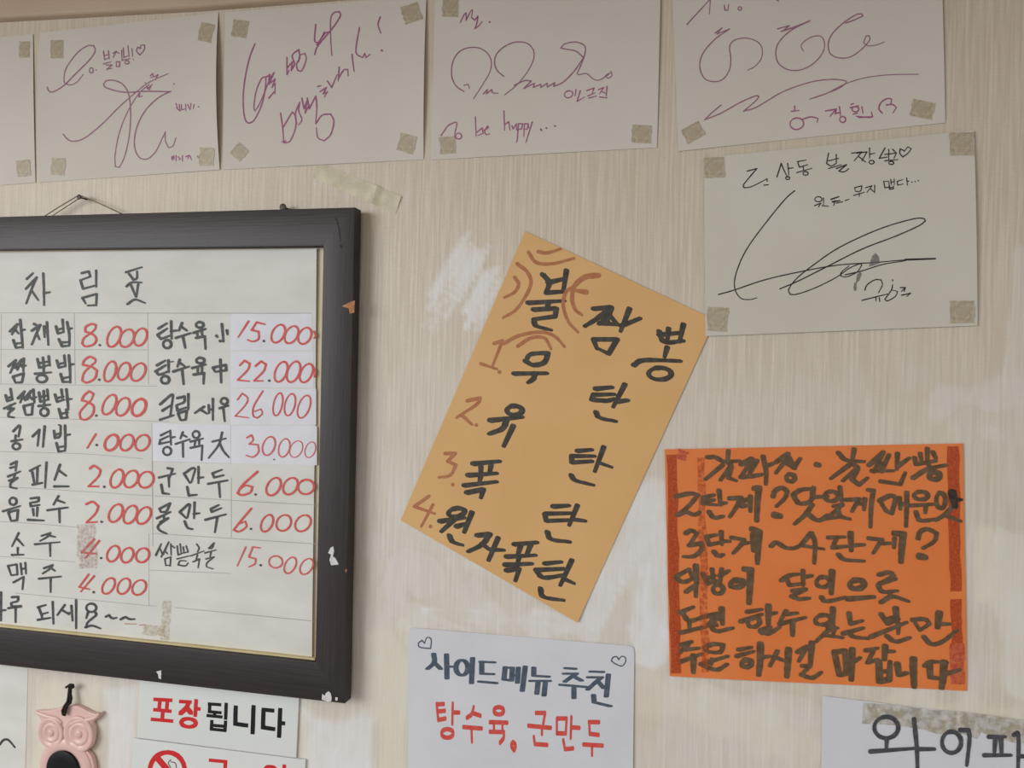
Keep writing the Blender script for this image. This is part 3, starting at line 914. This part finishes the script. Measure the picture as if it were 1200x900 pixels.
ink(p5, TX2, F_, '252,235 290,225 240,285 240,300 270,295 330,265 330,275;318,290 335,288;368,258 385,205 395,230 410,260;410,205 415,250;412,225 432,222;o 410,262,8,6;448,198 482,192;450,202 456,220 488,210;470,214 472,230;446,241 505,224;o 480,244,10,7;'
    '570,165 562,205 580,215 600,205;600,170 600,205;570,195 610,185;570,225 620,210;600,225 640,210 610,235 630,238 650,225;660,165 700,160 670,195;680,165 720,160 700,195;690,180 715,200;730,145 730,185;730,170 750,165;o 738,200,10,7;'
    '790,145 768,185 800,180;805,150 805,190;820,150 835,165 825,185;790,170 830,165;790,195 840,190;o 815,203,10,6;865,155 850,148 848,165 860,180 880,165 893,148 880,140 865,158', 1.4, bk)
ink(p5, TX2, F_, 'o 530,345,14,10;515,370 540,360 530,375;550,340 550,365;545,370 570,372;*1.4 580,345 610,335;*1.4 585,355 615,350;595,350 590,370;600,360 625,355;635,350 650,345;672,300 700,292 695,312 675,315 672,300;668,330 710,318;690,322 690,335;'
    '715,300 740,292 720,318;735,305 750,318;750,290 750,320;785,275 790,300 808,298 805,275 785,275;813,268 815,288;826,266 827,288;814,278 826,276;806,294 808,306 824,304 823,292;807,300 823,298;838,275 860,268;838,275 840,290 862,285;875,262 878,290;878,275 885,274;895,278 897,279;908,276 910,277;920,272 922,273', 1.3, bk)
ink(p5, SG, F_, '437,312 400,345 330,430 250,540 210,630 203,690 225,730 260,737 290,730;140,717 200,700 320,660 450,630 600,603 750,592 870,582 987,577;*1.7 870,581 987,577;'
    '380,695 450,665 560,610 700,540 830,490 920,450 948,430 940,420 900,422 800,450 700,490 600,540 520,595 450,650 415,695 420,717 450,715 520,690 600,650 650,615 690,598 700,602 680,630 640,648 618,645 620,630 650,605;635,640 700,625 780,600 870,585;'
    '|712,700 720,680 750,660 775,660 780,680 765,710;700,740 760,725 800,715;755,730 755,742;768,730 770,745;820,660 820,665;820,680 815,700 790,735 800,742 830,725 840,705 820,700;850,690 870,690 855,705;870,690 865,705;855,720 890,712 875,725', 1.4, bk)
for poly in ([(1018, 312), (1022, 300), (1026, 296), (1030, 301), (1031, 309), (1020, 312)], [(1004, 322), (1008, 318), (1010, 321), (1007, 329), (1003, 332)], [(1001, 331), (1004, 331), (1004, 340), (1001, 341), (1000, 337)]):
    patch(p5, 'smudge', poly, 'smudge', .0002, 'grey smudge', thick=.00003)

# yellowed strip of old tape hanging from under a sheet
wt = Sheet('tape_strip', [(372, 189), (471, 230), (463.5, 251), (366, 208)], .0002, MAT['walltape'],
           lambda u, v: .0025 * math.exp(-((u - .73) / .035) ** 2) + .0012 * u * u * (1 - v), 40, 6)
tag(wt.o, 'yellowed folded tape strip on wallpaper at the upper right frame corner', 'tape')

# ------------------------------------------------------------------ yellow card
Q_, R_ = (470, 260, 3.158), (460, 470, 3.3333)
yc = Sheet('notice_card', [(615.5, 271), (838, 375), (677, 729), (470, 609.5)], .0004, MAT['yellow'],
           lambda u, v: .0004 * (1 + math.sin(3 * u + 2 * v)) + .0018 * max(0, (v - .85) / .15) ** 2 * u * u, thick=.0006)
tag(yc.o, 'tilted mustard yellow card with black Korean marker writing and brown numbers one to four', 'notice card')
ynib = (6.6, 4.5, 20)
mk = 'ink_marker'
ink(yc, TX, Q_, '525,195 548,225 535,265;612,180 600,260;545,225 605,210;540,262 600,258;470,300 605,292;545,298 540,325;490,325 575,320 570,350 495,360;492,362 500,385 555,400|'
    '712,322 778,316 725,358 680,386;752,338 768,372;778,318 765,350 732,378;770,345 800,378;735,375 805,380;845,322 812,405;815,385 885,357;712,435 725,470;712,435 800,435 768,488 728,468;'
    '|955,405 975,445 1045,440;1045,380 1030,445;990,395 985,440;955,418 1040,410;985,465 975,500;862,530 900,512 1035,515;o 958,562,42,22,0', 5, mk, ynib)
ink(yc, TX, Q_, '720,618 782,612;712,640 790,638;712,640 706,658 760,662 790,655;828,602 785,685;800,665 840,660;722,705 735,725 795,738|460,515 490,530 530,520 545,485 480,490 462,515;418,562 540,560;495,560 490,580 470,595', 5, mk, ynib)
ink(yc, TX, Q_, 'o 420,698,28,17,0;330,735 450,722;390,735 375,765 325,785;415,755 380,830', 5, mk, (7, 4.8, 20))
ink(yc, TX, R_, '722,195 780,190;700,215 790,215;700,218 700,240 780,235;825,180 790,275;805,240 855,258;698,290 715,310 785,328|315,245 420,235;345,255 345,290;385,250 378,285;295,290 408,282;345,290 340,315;280,330 408,315;290,358 355,345 345,378', 5, mk, ynib)
ink(yc, TX, R_, '628,412 690,408;598,440 700,438;595,442 600,468 690,465;722,408 690,485;705,462 752,468;605,512 620,540 692,550|'
    'o 250,435,32,16,-10;185,470 280,455;240,465 190,510;310,435 280,512;250,490 285,480;222,525 235,550 272,562;330,525 380,520 350,560 295,588;350,558 378,580;412,535 375,622;385,580 435,582;'
    '475,560 565,552;500,565 490,600;540,560 525,598;445,608 560,602;495,605 490,628;440,640 545,635;445,662 495,655 480,702;595,635 660,628;560,660 672,655;565,665 590,690 670,680;700,622 655,720;670,695 708,712;578,732 590,765 668,778', 5, mk, ynib)
bn = 'ink_brown'
ink(yc, 'arcs', Q_, '472,112 500,150 560,155 640,135;508,110 540,115 590,100;430,155 470,190 478,240 430,320 378,355;420,205 435,230 420,260 382,280;*1.5 730,198 680,205 640,240 632,290;632,290 645,325 670,345;*1.4 685,260 650,255;'
    '640,240 610,260 600,310 620,370 655,408;380,450 440,420 520,408 570,425 605,462;432,460 480,430 530,430 555,470', 4.2, bn, label='brown flame arcs')
ink(yc, 'number', Q_, '345,450 375,440 340,530;295,525 355,545;364,556 366,557', 4.2, bn, label='brown number one')
ink(yc, 'number', Q_, '245,662 292,652 280,675 205,725;225,715 262,750;278,752 280,753', 4.2, bn, label='brown number two')
ink(yc, 'number', R_, '205,205 245,205 215,235 248,250 225,290 180,298;235,326 236,330', 4, bn, label='brown number three')
ink(yc, 'number', R_, '142,372 85,412 165,440;158,405 112,490;148,490 149,491', 4, bn, label='brown number four')

# ------------------------------------------------------------------ orange notice
S_, T_, U_, V_ = (770, 510, 6), (940, 510, 6), (770, 650, 5.295), (940, 650, 5.295)
on = Sheet('notice_sheet', [(779, 526.5), (1128, 519.5), (1133, 809.5), (785, 791.5)], .0004, MAT['orange'],
           lambda u, v: .0005 * (1 + math.sin(6 * u + 1)) + .0016 * max(0, (v - .88) / .12) ** 2 * (1 - abs(2 * u - .6)), thick=.0004)
tag(on.o, 'orange sheet with six lines of dark Korean marker writing and red tape sides', 'notice sheet')
patch(on, 'tape', rag(789.5, 661, 12, 256, -1.2, .12, 14, 31), 'redtape', .0002, 'dark red strip')
patch(on, 'tape', rag(824, 662, 9, 252, -1.2, .2, 14, 32), 'faintredtape', .0002, 'faint red strip')
patch(on, 'tape', rag(1118.5, 608, 13, 170, -1.2, .12, 12, 33), 'redtape', .0002, 'dark red strip')
patch(on, 'tape', rag(1121, 728, 13, 52, -1.2, .12, 8, 34), 'redtape', .0002, 'dark red strip')
patch(on, 'tape', rag(1122, 778, 16, 48, -1.2, .12, 8, 35), 'pinktape', .0002, 'pinkish strip')
patch(on, 'tape', rag(799, 533, 12, 12, 20, .2, 6, 36), 'pinktape', .0003, 'pinkish strip')
ol, onib = 'ink_olive', (5.6, 4.5, 10)
ink(on, TX, S_, '355,155 410,155 470,185 580,180;500,112 495,185;460,210 340,310;500,190 520,215 445,315;520,225 500,300 555,320;590,205 665,165 640,215 590,290;700,180 650,270;590,295 690,285 735,275;640,235 690,205;745,150 765,250 765,345;770,215 815,200;'
    '835,190 920,130 900,180 835,265;900,190 970,235;925,155 960,210;960,230 1005,165;o 938,300,30,26,0;*1.3 1125,207 1140,212', 4.8, ol, onib, off=.0005)
ink(on, TX, T_, '255,125 310,175 435,185;365,100 350,190;330,210 200,305;350,195 390,230 285,320;390,240 350,310 400,350 460,300;470,210 570,120 500,260;540,180 560,240 610,140 560,260;490,250 640,250;670,130 665,240;670,220 755,160;555,325 690,345 725,265;'
    '790,160 800,205 940,180;880,95 880,190;830,130 840,190;920,120 940,160;880,190 900,230;780,300 880,240 1015,210;*1.3 o 930,285,36,26,0', 5, ol, onib, off=.0005)
ink(on, TX, S_, '135,430 230,410 285,420 230,490 145,560;145,560 200,540 260,560 300,540;325,440 400,420;330,445 320,480 420,490;345,465 400,455;435,390 445,490;450,480 485,475;365,540 400,580 465,570;'
    '510,445 590,440 560,500 510,575;590,470 660,440;595,500 650,490;655,430 655,535;*1.3 685,375 715,370 705,470 700,600;815,430 830,390 880,370 915,395 900,440 840,500;*1.7 830,562 865,570;'
    '955,420 1010,385 1100,375;955,420 1000,480 1080,460 1090,375;1100,370 1095,450;1100,435 1200,430;1090,490 1040,560 965,625;1050,545 1130,600 1200,560', 4.8, ol, onib, off=.0005)
ink(on, TX, T_, 'o 205,430,48,34,0;265,365 280,480;280,490 220,500;265,495 230,540 150,595;250,520 270,570 335,590;150,585 270,575;310,455 400,450 350,535;390,480 440,485;440,450 435,525;465,385 500,390 485,500 480,645;'
    '545,460 620,425 660,440 630,550 590,530 545,460;685,440 690,520;690,490 730,480;735,405 735,500 730,640;o 835,425,48,28,0;760,495 930,485;870,495 865,545;800,540 830,600 940,590;o 975,460,32,55,0;'
    '1060,455 1118,453;1050,510 1000,560 935,600;1010,565 1115,605', 4.8, ol, onib, off=.0005)
ink(on, TX, T_, '*1.8 1055,405 1075,500;1060,455 1118,453', 4.8, 'ink_dark', onib, off=.0006, label='blacker corrected stroke')
ink(on, TX, S_, '200,690 240,670 280,690 225,775;225,775 310,760 315,800 260,850 185,855;345,715 420,700;345,715 365,770 440,755;450,680 455,770;460,745 510,745;400,820 430,850 465,840;525,720 610,735 590,770 535,830;600,760 650,755;*1.6 680,700 680,810;'
    '*1.3 670,660 720,680 710,790 705,900;800,780 840,755 900,790 960,795 1020,770;1080,690 1010,775 1170,800;1085,690 1110,760 1105,900', 5, ol, onib, off=.0005)
ink(on, TX, T_, '185,720 300,715;240,725 215,785;215,790 330,780;*1.3 340,690 345,810;350,775 435,770;255,840 300,875 435,885;470,725 560,735 500,830;560,760 640,760;650,725 645,790;*1.4 650,690 710,695 700,800 695,890;815,725 830,680 880,660 945,690 930,745 850,795;*1.8 830,852 865,860', 5, ol, onib, off=.0005)
ink(on, TX, U_, '110,140 200,90;110,140 160,170 220,150 200,95;*1.3 240,70 245,180;180,230 240,190 240,260;285,120 310,180 370,160;340,90 350,170;300,150 360,130;400,90 390,180;390,130 445,100;o 378,215,32,28,0;*1.3 o 495,180,40,22,-10;*1.4 545,90 580,95 575,200 570,300;'
    '770,160 820,130 880,120;800,140 820,190 910,180;905,100 905,190;910,140 960,130;840,225 920,215 830,260;835,258 880,275 945,270', 5, ol, onib, off=.0005)
ink(on, TX, V_, 'o 130,170,42,32,-10;*1.3 185,105 180,240;120,265 150,290 270,265;*1.3 o 340,185,44,28,-5;*1.2 285,275 445,262;475,125 540,110 570,130 490,175;480,180 580,150;470,190 500,230 590,225;545,240 550,265;490,295 560,260 660,290', 5.2, ol, onib, off=.0005)
ink(on, TX, U_, '140,360 225,325;155,360 200,410 290,385;200,410 200,460;145,485 290,450;290,385 380,365 300,450;340,400 370,440;*1.3 400,335 405,430;370,400 400,395;330,440 370,475 470,455;560,355 650,340;520,415 650,370;o 600,420,38,28,-20;*1.3 690,320 690,430;695,370 740,360;'
    '640,470 700,450 650,490;640,475 690,490 760,450;800,350 765,410;800,370 870,362;760,430 920,390;*1.2 840,415 840,500', 5, ol, onib, off=.0005)
ink(on, TX, V_, 'o 130,405,50,30,-10;*1.2 190,335 190,430;190,445 150,480 85,540;160,450 220,455;140,500 250,515;200,460 190,500;290,365 300,430 375,410;255,490 380,455;285,480 320,510 410,520;490,370 530,430 600,400;*1.3 580,335 590,420;520,405 590,380;425,510 650,420;600,430 595,490;525,505 580,540 670,515;'
    '685,405 760,400 790,430 730,470 690,405;*1.5 850,365 840,450;850,430 915,430;755,510 800,555 870,540 960,470', 5.2, ol, onib, off=.0005)
ink(on, TX, U_, '150,560 215,540;190,555 130,620;170,590 260,580;130,670 280,615;*1.3 225,630 225,730;295,575 350,555 410,560 390,605 310,600 295,575;270,680 440,630;340,650 335,680;290,690 370,715 435,680;505,590 585,575;495,630 600,600;*1.2 o 555,675,30,22,-15;*1.4 640,555 640,650 630,745;640,640 700,630;'
    '745,600 700,690;740,640 790,660;*1.4 815,590 810,680 805,755;870,605 930,570 880,660;*1.3 960,550 950,690;900,690 950,690 900,740;895,745 960,765 1020,730', 5, ol, onib, off=.0005)
ink(on, TX, V_, '*1.3 200,605 230,745 270,740;*1.2 200,605 265,595 270,740;*1.4 310,590 305,775;310,670 360,640;395,595 470,580;440,600 405,670;405,670 470,650;*1.3 515,570 510,650;515,600 570,600;*1.4 475,665 480,785 540,775 545,665;480,730 540,720;*1.3 590,680 600,745 650,735;*1.5 690,650 690,720 695,820;'
    '760,690 800,665 900,670;*1.3 790,680 795,760 860,770;*1.5 880,670 875,760 865,825;890,740 980,715', 5, ol, onib, off=.0005)

# ------------------------------------------------------------------ side menu sheet
P_ = (460, 710, 4)
sm = Sheet('notice_sheet', [(479, 735), (743.5, 757), (741, 985), (477.5, 965)], .0004, MAT['side'],
           lambda u, v: .0004 * (1 + math.sin(9 * u)) + .0015 * max(0, (u - .92) / .08) ** 2 * v, 40, 30, corner=.018)
tag(sm.o, 'white sheet with two little hearts, slate blue heading and red Korean words', 'notice sheet')
ink(sm, TX, P_, '193,225 195,265 165,295;195,265 225,295;253,228 255,340;262,285 292,285;o 325,290,28,36,0;375,245 370,362;418,262 418,318 470,320;414,262 475,265;408,355 485,362;528,288 522,345 558,350 562,290 528,290;590,290 585,360;566,325 585,325;622,285 608,398;'
    '662,290 662,328 730,332;648,352 735,352;682,360 676,412;716,360 710,420;812,292 855,295;805,318 862,318 840,332 808,355;848,330 885,350;788,370 905,380;850,385 850,432;930,308 985,310;918,335 980,335 955,355 915,392;960,352 990,385;1012,322 1002,425;942,418 945,452 1020,470', 4,
    'ink_slate', (6.3, 2.7, 0), taper=False, label='slate blue heading')
ink(sm, TX, P_, '207,462 240,460;207,460 214,535 248,528;212,495 245,492;282,458 280,552;282,500 312,500;o 257,598,28,20,0;380,475 370,508 348,525;374,502 412,515;332,568 418,575;370,580 372,636;o 498,492,24,17,0;456,545 538,548;475,550 475,575;515,550 515,575;456,590 522,592;522,592 520,620 503,642;'
    '565,638 556,655 570,678 577,655 565,638;672,502 715,502 706,555;636,562 742,572;662,615 667,648 725,652;700,575 700,600;770,530 770,598 812,598 816,528 772,528;838,522 835,618;840,570 876,572;800,630 808,672 846,668;920,545 968,545;922,545 924,600 966,605;894,650 985,655;935,660 935,698', 4,
    'ink_coral', (2.6, 5.4, 0), taper=False, label='red Korean words')
ink(sm, 'heart', P_, '150,175 138,162 122,175 125,192 150,198 178,200 182,165 175,150 160,150 150,175', 1.5, 'ink_slate')
ink(sm, 'heart', P_, '1060,252 1050,238 1032,243 1026,258 1045,272 1075,282 1092,262 1092,242 1075,236 1060,252', 1.5, 'ink_slate')

# ------------------------------------------------------------------ printed plates under the frame
O_ = (150, 770, 5.217)
pk = Sheet('sign_plate', [(165.5, 780), (352, 803), (348, 887), (162, 863.5)], .0006, MAT['plate'], thick=.0022, nu=2, nv=2)
tag(pk.o, 'white plate printed with red and black Korean takeaway words, right below the frame', 'sign')
sq = (4.4, 4.2, 5)
ink(pk, 'lettering', O_, '166,259 260,264;194,275 190,320;240,278 236,322;165,322 255,331;212,338 210,375;150,381 265,391;'
    '323,272 378,275;370,280 355,312 320,345;360,312 385,342;416,268 411,355;420,316 432,317', 4, 'print_red', sq, True, taper=False, label='red printed letters')
ink(pk, 'lettering', O_, 'o 370,402,45,25,4', 4, 'print_red', (5, 4.2, 5), taper=False, label='red printed letters')
ink(pk, 'lettering', O_, '498,287 560,291;500,290 498,330;498,334 562,340;530,340 529,356;490,358 568,366;600,289 597,374;512,394 510,438;596,398 593,445;514,417 590,424;512,441 592,449', 4, 'print_black', (3.9, 3.7, 5), True, taper=False, label='black printed letters')
ink(pk, 'lettering', O_, '658,308 656,408 722,418;767,306 762,460;830,322 882,327;828,325 825,430 888,440;930,324 924,482;934,404 948,405', 4, 'print_black', (4.9, 4.7, 5), True, taper=False, label='black printed letters')
ns = Sheet('sign_plate', [(158, 864.2), (359, 889.3), (355, 980), (152, 955)], .0006, MAT['plate'], thick=.0022, nu=2, nv=2)
tag(ns.o, 'white no smoking plate with red crossed circle, cut by the bottom edge', 'sign')
ink(ns, 'prohibition_circle', O_, 'o 240,694,107,112,4', 4, 'print_red', (5.2, 5.2, 0), taper=False, label='red circle and slash')
ink(ns, 'slash', O_, '175,612 315,775', 4, 'print_red', (5.2, 5.2, 0), True, taper=False)
ink(ns, 'cigarette_smoke', O_, '262,628 246,648 262,676;262,640 290,650 297,690', .9, 'print_black', off=.00015)
ink(ns, 'lettering', O_, '505,631 590,639;596,640 592,705;475,728 635,745;520,775 515,850 595,858 600,785 520,775', 4.2, 'print_red', (4.2, 4, 5), True, taper=False, label='red printed letters')
ink(ns, 'lettering', O_, 'o 868,712,36,42,5;955,668 948,800;905,700 950,704;905,735 948,738;850,790 846,850 950,862', 4.2, 'print_red', (4.2, 4, 5), True, taper=False, label='red printed letters')

# ------------------------------------------------------------------ sheets cut by the bottom corners
W_ = (940, 780, 4.615)
wf = Sheet('notice_sheet', [(963.5, 815), (1345, 862), (1338, 1010), (961, 985)], .0004, MAT['side'], lambda u, v: .0004 * (1 + math.sin(8 * u + 1)))
tag(wf.o, 'white sheet with big black handwriting under a band of dirty tape, bottom right corner', 'notice sheet')
patch(wf, 'tape', [(1012, 823.5), (1050, 826), (1090, 832), (1130, 834), (1180, 841), (1330, 862), (1328, 892), (1260, 882), (1215, 872), (1190, 871), (1165, 864), (1150, 858), (1145, 866), (1128, 860), (1098, 860), (1082, 855), (1050, 850), (1010, 848)], 'dirtytape', .0002, 'dirty peeling tape')
ink(wf, TX, W_, 'o 455,335,65,58,0;458,395 455,450;370,465 610,448;605,290 620,450 625,620;620,452 715,452;o 808,415,52,58,0;855,348 900,350 905,400 890,540;1010,385 1100,385;*1.2 1045,390 1040,465;*1.2 1075,390 1078,470;985,485 1130,485;1145,375 1170,385 1165,640;1170,490 1225,492;'
    'o 1340,480,50,56,0;1440,410 1445,620', 5.2, 'ink_wifi', off=.0006)
bl = Sheet('notice_sheet', [(-240, 748), (33, 783), (27.5, 985), (-240, 960)], .0001, MAT['menu'], lambda u, v: .0002 * (1 + math.sin(5 * u)))
tag(bl.o, 'cream paper corner with one black wavy mark, left of the pink owl', 'notice sheet')
ink(bl, TX, (0, 780, 7.5), '-25,715 0,690 30,655 65,650 95,675 130,718', 2.8, 'ink_marker')

# ------------------------------------------------------------------ pink owl hanging from its nail
NS = lambda x, y: (x / 5.607, 740 + y / 5.607)
owl = bpy.data.objects.new('owl_ornament', None)
COL.objects.link(owl)
oc = PX(*NS(440, 700), .001)
owl.location = (oc.x, -.001, oc.z)
tag(owl, 'pink ceramic owl plaque with swirl eyes hanging by a black cord', 'ornament')
head = [(232, 524), (262, 522), (330, 520), (385, 506), (440, 492), (500, 490), (545, 508), (590, 532), (640, 545), (662, 533), (656, 552), (628, 582), (606, 600),
        (616, 640), (614, 690), (596, 735), (562, 762), (558, 775), (596, 815), (616, 880), (616, 950), (588, 1030), (530, 1085), (440, 1100), (350, 1085), (285, 1030), (258, 950), (258, 880), (275, 820), (318, 772),
        (325, 760), (285, 735), (258, 690), (255, 640), (266, 590), (255, 565), (238, 545)]
SM = smooth_path(head + [head[0]], n=4)[:-1]
OD = .0065
body_pts = [PX(*NS(*p), OD) for p in SM]
ob = prism('body', body_pts, .001, MAT['pink'], owl, bevel=.0012, smooth=True)


def at_owl(x, y, d):
    return PX(*NS(x, y), d)


def ridge(name, pts, rad, mat, parent, d=OD, taper=None):
    P = [at_owl(x, y, d) for x, y in smooth_path(pts, n=5)]
    return tube(name, P, rad, mat, parent, 10, taper)


ridge('brow', [(236, 528), (280, 545), (330, 560), (380, 575), (410, 600)], .0028, MAT['pink'], owl, OD - .0006, lambda t: .35 + .9 * math.sin(math.pi * min(1, .15 + t * .7)))
ridge('brow', [(656, 538), (620, 568), (570, 580), (510, 588), (460, 615), (430, 665)], .0028, MAT['pink'], owl, OD - .0006, lambda t: .35 + .9 * math.sin(math.pi * min(1, .1 + t * .75)))
for cx, cy, r in ((340, 664, 84), (522, 672, 100)):
    c = at_owl(cx, cy, OD)
    s = PX(*NS(cx + r, cy), OD).x - c.x
    e = lathe_y('eye', c, [(s, OD - .003), (s, OD + .0016), (s * .95, OD + .0028), (s * .86, OD + .0030), (s * .72, OD + .0018), (s * .66, OD + .0012), (s * .60, OD + .0022),
                           (s * .52, OD + .0026), (s * .44, OD + .0022), (s * .36, OD + .0010), (s * .24, OD + .0010), (s * .20, OD + .0022), (s * .10, OD + .0030), (s * .02, OD + .0031)], MAT['pink'], owl, 40)
c = at_owl(432, 912, OD)
s = PX(*NS(432 + 108, 912), OD).x - c.x
lathe_y('belly_rim', c, [(s * 1.62, OD - .004), (s * 1.60, OD + .0008), (s * 1.5, OD + .0022), (s * 1.3, OD + .0032), (s * 1.12, OD + .0026), (s * 1.02, OD + .0012), (s * .99, OD - .0005), (s * .98, OD - .002)], MAT['pink'], owl, 48)
lathe_y('belly_disc', Vector((at_owl(422, 908, OD).x, 0, at_owl(422, 908, OD).z)), [(s * .995, OD - .001), (s * .99, OD + .0030), (s * .96, OD + .0034), (s * .5, OD + .0036), (s * .02, OD + .0036)], MAT['hole'], owl, 48)['label'] = 'round black disc'
k1 = [at_owl(x, y, d) for x, y, d in ((418, 548, .0105), (412, 520, .0108), (425, 490, .0100), (445, 462, .010), (452, 430, .0085), (455, 400, .008), (458, 370, .008), (466, 352, .008))]
k2 = [at_owl(x, y, d) for x, y, d in ((424, 552, .0105), (432, 515, .0108), (440, 488, .0100), (462, 470, .010), (468, 440, .0085), (462, 410, .008), (464, 375, .008), (470, 352, .008))]
kc = tube('cord', k1, .0019, MAT['cord'], owl)
tube('cord_strand', k2, .0017, MAT['cord'], kc)
tube('cord_knot', [at_owl(446, 360, .009), at_owl(462, 350, .0105), at_owl(480, 352, .0105), at_owl(482, 364, .009), at_owl(468, 372, .009)], .0017, MAT['cord'], kc)
nc = lathe_y('nail', at_owl(466, 352, 0), nail_prof(.0016, .0085), MAT['nail'])
tag(nc, 'small nail above the pink owl holding its black cord', 'nail')
